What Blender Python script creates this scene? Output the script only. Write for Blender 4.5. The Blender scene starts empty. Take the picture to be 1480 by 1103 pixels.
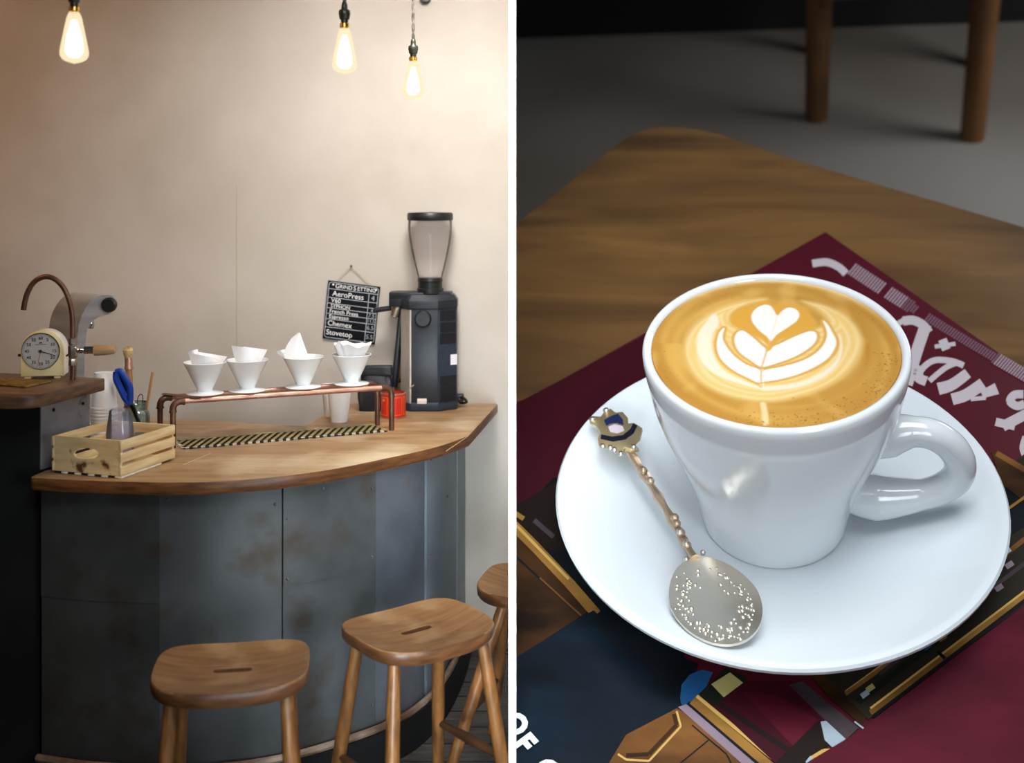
import bpy, bmesh, math, random
import numpy as np
from mathutils import Vector, Matrix, noise as mnoise
random.seed(7)
SC = bpy.context.scene
COL = SC.collection
PI = math.pi
EYE, FPX, CX, CY = 1.81, 1650.0, 740.0, 300.0
V = Vector

# ------------------------------------------------------------------ placement
def P(px, py, d):                       # left room: point seen at (px,py) standing d metres away
    return V(((px-CX)*d/FPX, d, EYE-(py-CY)*d/FPX))
def Z(px, py, z):                       # left room: point at height z
    return P(px, py, (EYE-z)*FPX/(py-CY))
CT = EYE-.815                           # counter top height
RT_ = EYE-.557                          # raised top height
WALL = 4.75

# second setting: a table close-up, its own up axis
S = 10.1
pit = math.radians(38.6)
D_ = np.array([373., 1650., -251.]); D_ /= np.linalg.norm(D_)
UPW = np.array([0, 0, 1.])
Xs = np.cross(D_, UPW); Xs /= np.linalg.norm(Xs)
Yp = np.cross(Xs, D_)
U_ = math.cos(pit)*Yp - math.sin(pit)*D_
F_ = math.cos(pit)*D_ + math.sin(pit)*Yp
B_ = np.stack([Xs, F_, U_])             # rows: set axes in world
CL = np.array([-0.00119193, -0.33351028, 0.32348291])   # viewer in set metres
ROT = Matrix([[Xs[i], F_[i], U_[i]] for i in range(3)])
CAM = V((0, 0, EYE))
SETM = Matrix.Translation(CAM) @ ROT.to_4x4() @ Matrix.Scale(S, 4) @ Matrix.Translation(V(-CL))
def ray(px, py):
    v = np.array([px-CX, FPX, -(py-CY)]); v /= np.linalg.norm(v)
    return B_ @ v
def T(px, py, h=0.):                    # point of the table setting at height h
    r = ray(px, py); s = (h-CL[2])/r[2]
    return V(CL+s*r)
def TV(px, py, y):                      # point on the upright plane at depth y
    r = ray(px, py); s = (y-CL[1])/r[1]
    return V(CL+s*r)

# ------------------------------------------------------------------ materials
def lin(c):
    if isinstance(c, str):
        c = [int(c[i:i+2], 16)/255 for i in (0, 2, 4)]
        c = [x/12.92 if x <= .04045 else ((x+.055)/1.055)**2.4 for x in c]
    return (c[0], c[1], c[2], 1)
def newmat(name):
    m = bpy.data.materials.new(name); m.use_nodes = True
    nt = m.node_tree; nt.nodes.clear()
    out = nt.nodes.new('ShaderNodeOutputMaterial')
    return m, nt, out
def M(name, c1, c2=None, rough=.5, metal=0., scale=6., stretch=(1, 1, 1), detail=4., lo=.35, hi=.65, bump=0., bscale=None,
      rotz=0., coat=0., emit=0., c3=None, s3=3., lo3=.55, hi3=.75, spec=.5, dist=0.):
    m, nt, out = newmat(name)
    b = nt.nodes.new('ShaderNodeBsdfPrincipled')
    nt.links.new(b.outputs[0], out.inputs[0])
    b.inputs['Roughness'].default_value = rough; b.inputs['Metallic'].default_value = metal
    b.inputs['Coat Weight'].default_value = coat; b.inputs['Specular IOR Level'].default_value = spec
    tc = nt.nodes.new('ShaderNodeTexCoord'); mp = nt.nodes.new('ShaderNodeMapping')
    mp.inputs['Scale'].default_value = stretch; mp.inputs['Rotation'].default_value = (0, 0, rotz)
    nt.links.new(tc.outputs['Object'], mp.inputs[0])
    n = nt.nodes.new('ShaderNodeTexNoise'); n.inputs['Scale'].default_value = scale; n.inputs['Detail'].default_value = detail
    n.inputs['Distortion'].default_value = dist
    nt.links.new(mp.outputs[0], n.inputs['Vector'])
    r = nt.nodes.new('ShaderNodeValToRGB')
    r.color_ramp.elements[0].position = lo; r.color_ramp.elements[1].position = hi
    r.color_ramp.elements[0].color = lin(c1); r.color_ramp.elements[1].color = lin(c2 or c1)
    nt.links.new(n.outputs['Fac'], r.inputs[0])
    colout = r.outputs[0]
    if c3:
        n3 = nt.nodes.new('ShaderNodeTexNoise'); n3.inputs['Scale'].default_value = s3; n3.inputs['Detail'].default_value = 5
        nt.links.new(tc.outputs['Object'], n3.inputs['Vector'])
        r3 = nt.nodes.new('ShaderNodeValToRGB'); r3.color_ramp.elements[0].position = lo3; r3.color_ramp.elements[1].position = hi3
        nt.links.new(n3.outputs['Fac'], r3.inputs[0])
        mx = nt.nodes.new('ShaderNodeMix'); mx.data_type = 'RGBA'
        nt.links.new(r3.outputs[0], mx.inputs[0]); nt.links.new(colout, mx.inputs[6]); mx.inputs[7].default_value = lin(c3)
        colout = mx.outputs[2]
    nt.links.new(colout, b.inputs['Base Color'])
    if emit:
        nt.links.new(colout, b.inputs['Emission Color']); b.inputs['Emission Strength'].default_value = emit
    if bump:
        bp = nt.nodes.new('ShaderNodeBump'); bp.inputs['Strength'].default_value = bump; bp.inputs['Distance'].default_value = .01
        n2 = n
        if bscale:
            n2 = nt.nodes.new('ShaderNodeTexNoise'); n2.inputs['Scale'].default_value = bscale; n2.inputs['Detail'].default_value = 5
            nt.links.new(mp.outputs[0], n2.inputs['Vector'])
        nt.links.new(n2.outputs['Fac'], bp.inputs['Height']); nt.links.new(bp.outputs[0], b.inputs['Normal'])
    return m
def glassy(name, tint, clear=.8, body='ffffff', gloss=.12, ior=1.45):
    m, nt, out = newmat(name)
    t = nt.nodes.new('ShaderNodeBsdfTransparent'); t.inputs[0].default_value = lin(tint)
    d = nt.nodes.new('ShaderNodeBsdfDiffuse'); d.inputs[0].default_value = lin(body)
    g = nt.nodes.new('ShaderNodeBsdfGlossy'); g.inputs['Roughness'].default_value = .08
    m1 = nt.nodes.new('ShaderNodeMixShader'); m1.inputs[0].default_value = 1-clear
    m2 = nt.nodes.new('ShaderNodeMixShader')
    fr = nt.nodes.new('ShaderNodeFresnel'); fr.inputs[0].default_value = ior
    mu = nt.nodes.new('ShaderNodeMath'); mu.operation = 'ADD'; mu.inputs[1].default_value = gloss
    nt.links.new(fr.outputs[0], mu.inputs[0])
    nt.links.new(t.outputs[0], m1.inputs[1]); nt.links.new(d.outputs[0], m1.inputs[2])
    nt.links.new(mu.outputs[0], m2.inputs[0]); nt.links.new(m1.outputs[0], m2.inputs[1]); nt.links.new(g.outputs[0], m2.inputs[2])
    nt.links.new(m2.outputs[0], out.inputs[0])
    return m
def glow(name, col, strength):
    m, nt, out = newmat(name)
    e = nt.nodes.new('ShaderNodeEmission'); e.inputs[0].default_value = lin(col); e.inputs[1].default_value = strength
    nt.links.new(e.outputs[0], out.inputs[0]); return m
def glowglass(name, col, strength, clear):
    m, nt, out = newmat(name)
    e = nt.nodes.new('ShaderNodeEmission'); e.inputs[0].default_value = lin(col); e.inputs[1].default_value = strength
    t = nt.nodes.new('ShaderNodeBsdfTransparent'); mx = nt.nodes.new('ShaderNodeMixShader'); mx.inputs[0].default_value = clear
    nt.links.new(e.outputs[0], mx.inputs[1]); nt.links.new(t.outputs[0], mx.inputs[2]); nt.links.new(mx.outputs[0], out.inputs[0])
    return m
def vcol(name, rough, coat=0.):
    m, nt, out = newmat(name)
    b = nt.nodes.new('ShaderNodeBsdfPrincipled'); a = nt.nodes.new('ShaderNodeVertexColor'); a.layer_name = 'Col'
    b.inputs['Roughness'].default_value = rough; b.inputs['Coat Weight'].default_value = coat
    nt.links.new(a.outputs[0], b.inputs['Base Color']); nt.links.new(b.outputs[0], out.inputs[0]); return m

# ------------------------------------------------------------------ mesh builder
class MB:
    def __init__(s, space=None):
        s.bm = bmesh.new(); s.mi = 0; s.space = space or Matrix.Identity(4)
    def _merge(s, bm, mat=None):
        if mat is not None: bmesh.ops.transform(bm, matrix=mat, verts=bm.verts)
        vs = [s.bm.verts.new(v.co) for v in bm.verts]
        bm.verts.index_update()
        for f in bm.faces:
            try:
                nf = s.bm.faces.new([vs[v.index] for v in f.verts]); nf.material_index = s.mi
            except ValueError: pass
        bm.free()
    def box(s, c, size, rot=None, bev=0., seg=2):
        b = bmesh.new(); bmesh.ops.create_cube(b, size=1)
        bmesh.ops.transform(b, matrix=Matrix.Diagonal((*size, 1)), verts=b.verts)
        if bev: bmesh.ops.bevel(b, geom=b.edges[:], offset=bev, segments=seg, profile=.5, affect='EDGES')
        s._merge(b, Matrix.Translation(V(c)) @ (rot.to_4x4() if rot else Matrix.Identity(4))); return s
    def prism(s, poly, h0, h1, mat=None, bev=0., seg=2):    # polygon in xy, extruded in z
        b = bmesh.new()
        lo = [b.verts.new((p[0], p[1], h0)) for p in poly]; hi = [b.verts.new((p[0], p[1], h1)) for p in poly]
        n = len(poly)
        b.faces.new(lo[::-1]); b.faces.new(hi)
        for i in range(n): b.faces.new((lo[i], lo[(i+1) % n], hi[(i+1) % n], hi[i]))
        bmesh.ops.recalc_face_normals(b, faces=b.faces[:])
        if bev:
            ed = [e for e in b.edges if len(e.link_faces) == 2 and e.calc_face_angle(0) > .5]
            bmesh.ops.bevel(b, geom=ed, offset=bev, segments=seg, profile=.5, affect='EDGES')
        s._merge(b, mat); return s
    def tube(s, pts, r, seg=12, cap=True, flat=None):
        pts = [V(p) for p in pts]; n = len(pts)
        rs = r if isinstance(r, (list, tuple)) else [r]*n
        up = None; rings = []
        for i, p in enumerate(pts):
            t = (pts[min(i+1, n-1)]-pts[max(i-1, 0)]).normalized()
            if up is None:
                up = V((0, 0, 1)) if abs(t.z) < .9 else V((0, 1, 0))
                if flat is not None: up = V(flat[2])
            a = t.cross(up).normalized(); up = a.cross(t).normalized()
            ka, kb = (flat[0], flat[1]) if flat else (1, 1)
            rings.append([s.bm.verts.new(p+(a*math.cos(2*PI*k/seg)*ka+up*math.sin(2*PI*k/seg)*kb)*rs[i]) for k in range(seg)])
        for i in range(n-1):
            for k in range(seg):
                f = s.bm.faces.new((rings[i][k], rings[i][(k+1) % seg], rings[i+1][(k+1) % seg], rings[i+1][k])); f.material_index = s.mi
        if cap:
            for rg in (rings[0][::-1], rings[-1]):
                f = s.bm.faces.new(rg); f.material_index = s.mi
        return s
    def lathe(s, prof, seg=32, mat=None, close=True):
        b = bmesh.new(); rings = []
        for r, z in prof:
            if r < 1e-6: rings.append([b.verts.new((0, 0, z))])
            else: rings.append([b.verts.new((r*math.cos(2*PI*k/seg), r*math.sin(2*PI*k/seg), z)) for k in range(seg)])
        for a, c in zip(rings, rings[1:]):
            for k in range(seg):
                k2 = (k+1) % seg
                if len(a) == 1 and len(c) == 1: continue
                if len(a) == 1: b.faces.new((a[0], c[k2], c[k]))
                elif len(c) == 1: b.faces.new((a[k], a[k2], c[0]))
                else: b.faces.new((a[k], a[k2], c[k2], c[k]))
        if close:
            for rg in (rings[0], rings[-1]):
                if len(rg) > 1:
                    try: b.faces.new(rg)
                    except ValueError: pass
        s._merge(b, mat); return s
    def ball(s, c, r, sc=(1, 1, 1), seg=16, rot=None):
        b = bmesh.new(); bmesh.ops.create_uvsphere(b, u_segments=seg, v_segments=seg//2+2, radius=r)
        s._merge(b, Matrix.Translation(V(c)) @ (rot.to_4x4() if rot else Matrix.Identity(4)) @ Matrix.Diagonal((*sc, 1))); return s
    def grid(s, fn, nu, nv):
        vs = [[s.bm.verts.new(fn(i/nu, j/nv)) for j in range(nv+1)] for i in range(nu+1)]
        for i in range(nu):
            for j in range(nv):
                f = s.bm.faces.new((vs[i][j], vs[i+1][j], vs[i+1][j+1], vs[i][j+1])); f.material_index = s.mi
        return s
    def face(s, pts):
        f = s.bm.faces.new([s.bm.verts.new(p) for p in pts]); f.material_index = s.mi; return s
    def text(s, body, size, mat, ext=.0004, bold=0., shear=0., align='CENTER'):
        c = bpy.data.curves.new('t', 'FONT'); c.body = body; c.size = size; c.extrude = ext; c.offset = bold; c.shear = shear
        c.align_x = align; c.align_y = 'CENTER'; c.resolution_u = 3
        o = bpy.data.objects.new('t', c); COL.objects.link(o); bpy.context.view_layer.update()
        me = o.to_mesh(); b = bmesh.new(); b.from_mesh(me); o.to_mesh_clear()
        bpy.data.objects.remove(o); bpy.data.curves.remove(c)
        s._merge(b, mat); return s
    def cut(s, co, no):                 # world plane; the side the normal points to is removed
        inv = s.space.inverted(); co = inv @ V(co); no = (inv.to_3x3().inverted().transposed() @ V(no)).normalized()
        bmesh.ops.bisect_plane(s.bm, geom=s.bm.verts[:]+s.bm.edges[:]+s.bm.faces[:], plane_co=co, plane_no=no, clear_outer=True)
        ed = [e for e in s.bm.edges if len(e.link_faces) == 1]
        if ed:
            fs = bmesh.ops.holes_fill(s.bm, edges=ed, sides=0)
        return s
    def build(s, name, mats, parent=None, loc=None, smooth=True, angle=35, recalc=True, mod=None):
        if recalc: bmesh.ops.recalc_face_normals(s.bm, faces=s.bm.faces[:])
        if parent is not None: mw = MW[parent.name] if parent.name in MW else Matrix.Identity(4)
        elif s.space != Matrix.Identity(4):
            mw = Matrix.Translation(s.space @ V(loc or (0, 0, 0))) @ ROT.to_4x4()
        else: mw = Matrix.Translation(V(loc or (0, 0, 0)))
        bmesh.ops.transform(s.bm, matrix=mw.inverted() @ s.space, verts=s.bm.verts)
        me = bpy.data.meshes.new(name); s.bm.to_mesh(me); s.bm.free()
        for m in (mats if isinstance(mats, (list, tuple)) else [mats]): me.materials.append(m)
        if smooth:
            me.polygons.foreach_set('use_smooth', [True]*len(me.polygons)); me.set_sharp_from_angle(angle=math.radians(angle))
        o = bpy.data.objects.new(name, me); COL.objects.link(o)
        if parent is not None: o.parent = parent
        else: o.matrix_world = mw
        MW[o.name] = mw
        return o
MW = {}
def thing(name, label, cat, loc, group=None, space=None, rz=0.):
    o = bpy.data.objects.new(name, None); COL.objects.link(o); o.empty_display_size = .05
    if space is None: mw = Matrix.Translation(V(loc)) @ Matrix.Rotation(rz, 4, 'Z')
    else: mw = Matrix.Translation(space @ V(loc)) @ ROT.to_4x4() @ Matrix.Rotation(rz, 4, 'Z')
    o.matrix_world = mw; MW[o.name] = mw
    return tag(o, label, cat, group)
def tag(o, label, cat, group=None, kind=None):
    o['label'] = label; o['category'] = cat
    if group: o['group'] = group
    if kind: o['kind'] = kind
    return o
def struct(o):
    o['kind'] = 'structure'; return o
def lerp(a, b, t): return a+(b-a)*t
def smooth_path(pts, n=6):              # Catmull-Rom
    pts = [V(p) for p in pts]; out = []
    for i in range(len(pts)-1):
        p0 = pts[max(i-1, 0)]; p1 = pts[i]; p2 = pts[i+1]; p3 = pts[min(i+2, len(pts)-1)]
        for k in range(n):
            t = k/n
            out.append(.5*((2*p1)+(p2-p0)*t+(2*p0-5*p1+4*p2-p3)*t*t+(3*p1-p0-3*p2+p3)*t**3))
    out.append(pts[-1]); return out

XL, XR = -.0108, .0125                  # faces of the dividing wall
DIV = 3.5                               # where its front edge stands

# ------------------------------------------------------------------ palette
m_wall = M('wall_plaster', 'b4aca0', 'c9c2b8', rough=.85, scale=2.2, lo=.25, hi=.75, bump=.05, bscale=60, c3='aa9f8c', s3=1.3, lo3=.56, hi3=.85)
m_ceil = M('ceiling_paint', 'd8d2c6', rough=.9)
m_white = M('white_glow_face', 'ffffff', rough=.6, emit=.95)  # self-lit white for the divider's front face, glow added though it is no lamp
m_whitep = M('white_paint', 'f4f4f2', rough=.7)
m_floor = M('dark_floor_boards', '3a3733', '57534d', rough=.6, scale=5, stretch=(1.2, 12, 1), bump=.25)
m_oak = M('oak_worktop', '866540', 'b8966c', rough=.42, scale=3.0, stretch=(1.2, 8, 1.), detail=9, dist=.8, lo=.25, hi=.75, rotz=.3, bump=.03, c3='d8c6a4', s3=3.2, lo3=.5, hi3=.78)
m_oakedge = M('oak_worktop_edge', '4e2f17', '7a4e28', rough=.4, scale=6, stretch=(2, 2, 14), detail=6)
m_raised = M('dark_oak_top', '4a3019', '7a5534', rough=.4, scale=4, stretch=(1.5, 9, 1), detail=7)
m_raisede = M('dark_oak_edge', '3c281a', '66492f', rough=.5, scale=6, stretch=(2, 2, 12), detail=6)
m_steel = M('aged_steel_sheet', '3d4142', '62676a', rough=.48, metal=.3, scale=2.6, detail=10, lo=.32, hi=.72, c3='4a4034', s3=5.5, lo3=.52, hi3=.72, bump=.08, bscale=7)
m_steeldk = M('dark_steel_cladding', '0e0f10', '17191a', rough=.6, metal=.3, scale=4)
m_steelpl = M('pitted_zinc_plate', '6f737a', '8d9097', rough=.5, metal=.5, scale=9, detail=7, c3='4b3d3a', s3=14, lo3=.62, hi3=.72)
m_seam = M('dark_seam', '14171a', rough=.7)  # dark colour of the floor board joints
m_screw = M('screw_steel', '6c7074', rough=.35, metal=.9)
m_copper = M('aged_copper', 'a97d6a', 'cfa490', rough=.38, metal=.75, scale=12)
m_copdk = M('dark_copper', '553a2c', '7b5b4a', rough=.4, metal=.65, scale=14)
m_stoolwood = M('stool_elm', '6d4a2a', '9c744a', rough=.36, scale=4, stretch=(1.2, 8, 2), detail=8, dist=1.2, lo=.25, hi=.75, bump=.02, c3='b4946a', s3=6, lo3=.55, hi3=.8)
m_stoolleg = M('stool_leg_wood', '5c3a1b', '8c5e2f', rough=.4, scale=8, stretch=(5, 5, 1.2), detail=5, c3='a5814f', s3=6, lo3=.58, hi3=.8)
m_stooledge = M('stool_edge_wood', '4a2d18', '6d482b', rough=.4, scale=8, stretch=(2, 2, 8))
m_stretch = M('stretcher_wood', '3b2413', '60401f', rough=.45, scale=8)
m_crate = M('pine_crate', 'cfae7a', 'e3cc9c', rough=.6, scale=5, stretch=(1.5, 1.5, 12), detail=6)
m_burnt = M('scorched_pine', 'cfae78', 'e3ca98', rough=.6, scale=5, stretch=(1.5, 1.5, 10), detail=6, c3='5a3418', s3=14, lo3=.6, hi3=.68)
m_ceramic = M('white_ceramic', 'e9eef0', 'eef2f3', rough=.18, coat=.3)
m_paper = M('filter_paper', 'f6f7f8', 'ffffff', rough=.9, bump=.1, bscale=120)
m_cup = M('paper_cup', 'eeece8', 'f6f4f0', rough=.7)
m_cupclear = glassy('clear_cup_plastic', 'fdfdff', .92, 'e2e5fd', .0, 1.25)
m_jar = glassy('jar_glass', 'dfeee8', .9, 'cfe0da', .1)
m_hopper = glassy('hopper_plastic', 'fdfbfa', .84, 'f4eeeb', .01, 1.12)
m_black = M('black_plastic', '121416', '191b1e', rough=.4, scale=8)
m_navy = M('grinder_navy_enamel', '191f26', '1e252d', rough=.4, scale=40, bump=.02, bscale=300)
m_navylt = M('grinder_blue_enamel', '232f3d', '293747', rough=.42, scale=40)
m_vent = M('vent_dark', '0b0d10', '33161c', rough=.7, scale=30, lo=.5, hi=.7)
m_silver = M('brushed_aluminium', 'a59c90', 'bab2a6', rough=.42, metal=.4, scale=20, stretch=(30, 30, 1))
m_chrome = M('chrome', 'c9ced2', rough=.12, metal=1.)
m_stain = M('brushed_stainless', 'b4b9c0', 'd2d7dc', rough=.36, metal=.55, scale=3, stretch=(1, 1, 9))
m_red = M('red_tin', 'c81e12', 'd82a18', rough=.35, scale=5)
m_gold = M('gold_print', 'd8a53a', rough=.4, metal=.3)
m_slate = M('chalkboard', '0a0c11', '11141a', rough=.8, scale=5, spec=.2)
m_chalk = M('chalk', 'f3f3f3', rough=.9)
m_chalkdim = M('faded_chalk', 'a9b4bd', rough=.9)
m_string = M('string', 'c9b48c', rough=.9)
m_cream = M('cream_enamel', 'e9d69a', 'f0e2b2', rough=.35, scale=9, coat=.2, c3='8a6a3c', s3=20, lo3=.72, hi3=.78)
m_creamw = M('ivory_enamel', 'efe9da', 'f5f1e6', rough=.3)
m_dial = M('dial_face', 'b4b4b0', rough=.4)
m_ink = M('black_ink', '1b1b1b', rough=.6)
m_redhand = M('red_hand', 'b3262a', rough=.5)
m_brassmat = M('brass_mesh', '6e5a2a', 'a8904c', rough=.45, metal=.6, scale=60)
m_matlt = M('cream_rubber', 'd9d2bd', 'efe9d8', rough=.7, scale=40)
m_matol = M('olive_rubber', '8a7a45', 'a8985e', rough=.6, scale=40)
m_matdk = M('black_rubber', '17140f', rough=.7)
m_bulb = glowglass('bulb_glass', 'ffeac0', 1.1, .3)
m_fil = glow('bulb_filament', 'ffe2bb', 20.)
m_brass = M('brass', 'c39a45', rough=.25, metal=1.)
m_bronze = M('dark_bronze', '2e332d', '47483f', rough=.35, metal=.8, scale=20)
m_cord = M('twisted_cord', '35302c', '6b6259', rough=.9, scale=60)
m_bluehandle = M('blue_plastic', '0f2f86', '17409c', rough=.25, scale=10)
m_brushwood = M('brush_handle_wood', '8c5a38', 'a4714b', rough=.45, scale=9, stretch=(6, 6, 1))
m_bristle = M('bristles', 'a98b58', 'cdb484', rough=.9, scale=40, stretch=(8, 8, 1))
m_stick = M('stick_wood', 'a5713d', 'bb8850', rough=.6, scale=10)
m_handlew = M('tap_handle_wood', '9a7550', 'b8946a', rough=.6, scale=6, stretch=(2, 10, 10))
m_bag = M('black_foil_bag', '0d1016', '151a22', rough=.45, scale=6)
m_label = M('white_label', 'e6e9ec', rough=.6)

# ================================================================== LEFT: the coffee bar
# --- room shell
b = MB(); b.box((-2.6, WALL+.05, 1.5), (5.2-.0, .1, 3.3)); b.cut((XL, 0, 0), (1, 0, 0))
struct(b.build('wall_back', m_wall))
b = MB(); b.box((-2.6, 1.9, -.05), (5.2, 5.7, .1)); b.cut((XL, 0, 0), (1, 0, 0))
struct(b.build('floor', m_floor))
b = MB()
for k in range(46):
    y = -.9+k*.125
    b.box((-1.0, y, -.0), (1.9, .006, .004))
b.cut((XL, 0, 0), (1, 0, 0)); o = b.build('trim_1', m_seam); struct(o)
b = MB(); b.box((-2.6, 1.9, 3.15), (5.2, 5.7, .1)); b.cut((XL, 0, 0), (1, 0, 0))
struct(b.build('ceiling', m_ceil))
b = MB(); b.box((-5.2, 1.9, 1.55), (.1, 5.7, 3.1)); struct(b.build('wall_left', m_wall))
# added wall dividing the two settings: full height from DIV on, unseen header in front blocks light
b = MB()
xm = Matrix(((0, 0, 1, 0), (1, 0, 0, 0), (0, 1, 0, 0), (0, 0, 0, 1)))
b.prism([(DIV, 0), (WALL+.1, 0), (WALL+.1, 3.2), (-.9, 3.2), (-.9, 2.62), (DIV, 2.62)], XL, XR, mat=xm)
o = struct(b.build('wall_centre', [m_whitep, m_white], smooth=False))
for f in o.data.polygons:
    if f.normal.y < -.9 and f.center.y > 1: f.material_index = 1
# hairline joint in the plaster
b = MB(); b.box((V(P(342, 440, WALL)).x, WALL-.0005, 1.45), (.0022, .001, .9)); struct(b.build('trim_2', M('joint', 'a89c88', rough=.9)))

# --- lower counter: worktop
Tpx = [(46, 690), (100, 693), (171, 695.5), (252, 697), (322, 695), (403, 688.5), (479, 678), (554, 663), (630, 646), (678, 629.5), (719, 584)]
Tp = [Z(x, y, CT) for x, y in Tpx]
front = smooth_path([(p.x, p.y, 0) for p in Tp[:10]], 6)+[V((Tp[10].x, Tp[10].y, 0)), V((Tp[10].x+.001, WALL-.004, 0))]
inner = [Z(497, 583, CT), Z(475, 595.6, CT), Z(439.5, 615.5, CT), Z(379.5, 612.5, CT), Z(320, 608.5, CT), Z(220, 603.6, CT)]
inner[0] = V((-.70, WALL-.004, 0))
poly = [(p.x, p.y) for p in front]+[(p.x, p.y) for p in inner]+[(-1.9, 4.43), (-1.9, 3.80), (-1.375, 3.765), (-1.452, 3.53), (-1.46, 3.46)]
wt = thing('counter_worktop', 'curved oak worktop of the lower counter, scratched and worn pale', 'worktop', (-.9, 3.8, CT-.04))
b = MB(); b.prism(poly, CT-.040, CT, bev=.006)
o = b.build('top_board', [m_oak, m_oakedge], wt)
for f in o.data.polygons:
    if abs(f.normal.z) < .6: f.material_index = 1
# board joint on the worktop
m_joint = M('pale_joint', 'c9b490', rough=.6)
for x0, y0, x1, y1 in ((265, 672, 305, 655), (645, 652, 676, 631)):
    b = MB(); b.tube([Z(x0, y0, CT+.0005), Z(x1, y1, CT+.0005)], .0012, 6); b.build('board_joint', m_joint, wt)

# --- lower counter: steel clad base
cb = thing('curved_bar_counter', 'curved counter front clad in grey steel sheets under the oak worktop', 'counter', (-.7, 4.0, 0))
Bp = [(-1.448, 3.515), (-1.30, 3.475), (-1.17, 3.455), (-1.0, 3.445), (-.86, 3.46), (-.705, 3.515), (-.56, 3.61), (-.43, 3.725), (-.335, 3.86), (-.262, 4.08), (-.215, 4.4), (-.195, WALL-.01)]
curve = smooth_path([(x, y, 0) for x, y in Bp], 40)
ppx = lambda p: CX+p.x*FPX/p.y
cuts = [55, 229.5, 407, 540, 614, 660, 999]
def sheet(name, a, c, z0, z1, off=0., mat=m_steel):
    pts = [p for p in curve if a <= ppx(p) < c]
    if len(pts) < 2: pts = curve[-8:]
    i0 = curve.index(pts[0]); i1 = curve.index(pts[-1]); 
    if i1+1 < len(curve): pts = pts+[curve[i1+1]]
    bb = MB(); n = len(pts)-1
    nrm = []
    for i, p in enumerate(pts):
        t = (pts[min(i+1, n)]-pts[max(i-1, 0)]).normalized(); nrm.append(V((t.y, -t.x, 0)))
    def fo(u, v):
        i = round(u*n); return V((pts[i].x, pts[i].y, lerp(z0, z1, v)))+nrm[i]*(off)
    def fi(u, v):
        i = round(u*n); return V((pts[i].x, pts[i].y, lerp(z0, z1, v)))+nrm[i]*(off-.012)
    bb.grid(fo, n, 3); bb.grid(fi, n, 3)
    for e in (0, 1): bb.grid(lambda u, v: lerp(fo(e, v), fi(e, v), u), 1, 3)
    bb.grid(lambda u, v: lerp(fo(u, 0), fi(u, 0), v), n, 1)
    bmesh.ops.remove_doubles(bb.bm, verts=bb.bm.verts, dist=.0002)
    return bb.build(name, mat, cb), pts, nrm
zt = CT-.041
def screws(par, pts, nrm, spots):
    for f, z in spots:
        i = min(len(pts)-1, max(0, round(f*(len(pts)-1))))
        q = V((pts[i].x, pts[i].y, z))+nrm[i]*.004
        sb = MB(); sb.ball(q, .0045, (1, 1, 1), 8); sb.build('screw', m_screw, par)
m_steel1 = M('dim_grimy_steel_sheet', '303334', '4c4f4e', rough=.52, metal=.3, scale=2.6, detail=10, c3='37302a', s3=5.5, lo3=.5, hi3=.72, bump=.06, bscale=9)  # left sheet darker: grime and the dimmer light there both put into the colour
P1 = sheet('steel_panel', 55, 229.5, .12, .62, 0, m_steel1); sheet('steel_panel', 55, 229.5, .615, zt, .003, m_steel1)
P2 = sheet('steel_panel', 230.4, 405.4, .12, zt, .001); screws(P2[0], P2[1], P2[2], [(.95, .9), (.95, .45), (.06, .93)])
P3 = sheet('steel_panel', 408.2, 541, .12, .66, -.001); P3b = sheet('steel_panel', 408.2, 541, .645, zt, .004)
screws(P3b[0], P3b[1], P3b[2], [(.04, .665), (.95, .68), (.04, .85), (.95, .9), (.4, .93)])
screws(P3[0], P3[1], P3[2], [(.95, .42), (.95, .2)])
P4 = sheet('steel_panel', 541.5, 612.3, .12, zt, .0005, M('aged_steel_brown', '4a5056', '6b727a', rough=.45, metal=.35, scale=2.6, detail=6, c3='5a4836', s3=5, lo3=.55, hi3=.75))
P5 = sheet('steel_panel', 615.2, 658.5, .12, zt, .002, M('daylit_blue_steel', '76828a', '8d99a2', rough=.45, metal=.5, scale=3)); screws(P5[0], P5[1], P5[2], [(.1, .93), (.1, .6), (.1, .45), (.6, .75), (.95, .9)])  # daylight from the right put into this sheet's lighter, bluer colour
sheet('steel_panel', 661, 999, .12, zt, .001, M('daylit_blue_steel_end', '76828a', '8d99a2', rough=.45, metal=.5, scale=3))  # end sheet, with the same daylight painted into its colour
# kick board, ledge and metal foot strip
def offc(o): 
    out = []
    for i, p in enumerate(curve):
        t = (curve[min(i+1, len(curve)-1)]-curve[max(i-1, 0)]).normalized(); out.append(V((p.x+t.y*o, p.y-t.x*o, 0)))
    return out
b = MB(); n = len(curve)-1; ci, co_ = offc(-.02), offc(.035)
b.grid(lambda u, v: V((co_[round(u*n)].x, co_[round(u*n)].y, v*.115)), n, 1)
b.grid(lambda u, v: V((*lerp(ci[round(u*n)], co_[round(u*n)], v).xy, .115)), n, 1)
b.build('kick_board', m_steeldk, cb)
b = MB(); c2 = offc(.02)
b.tube([V((p.x, p.y, .125)) for p in c2], .012, 8); b.build('foot_rail', M('worn_rail_wood', '5a4230', '9a8672', rough=.45, scale=12), cb)
# inner carcass so the counter is solid
b = MB(); cc = offc(-.03)
b.grid(lambda u, v: V((cc[round(u*n)].x, cc[round(u*n)].y, v*zt)), n, 1); b.build('carcass', m_steeldk, cb)

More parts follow.
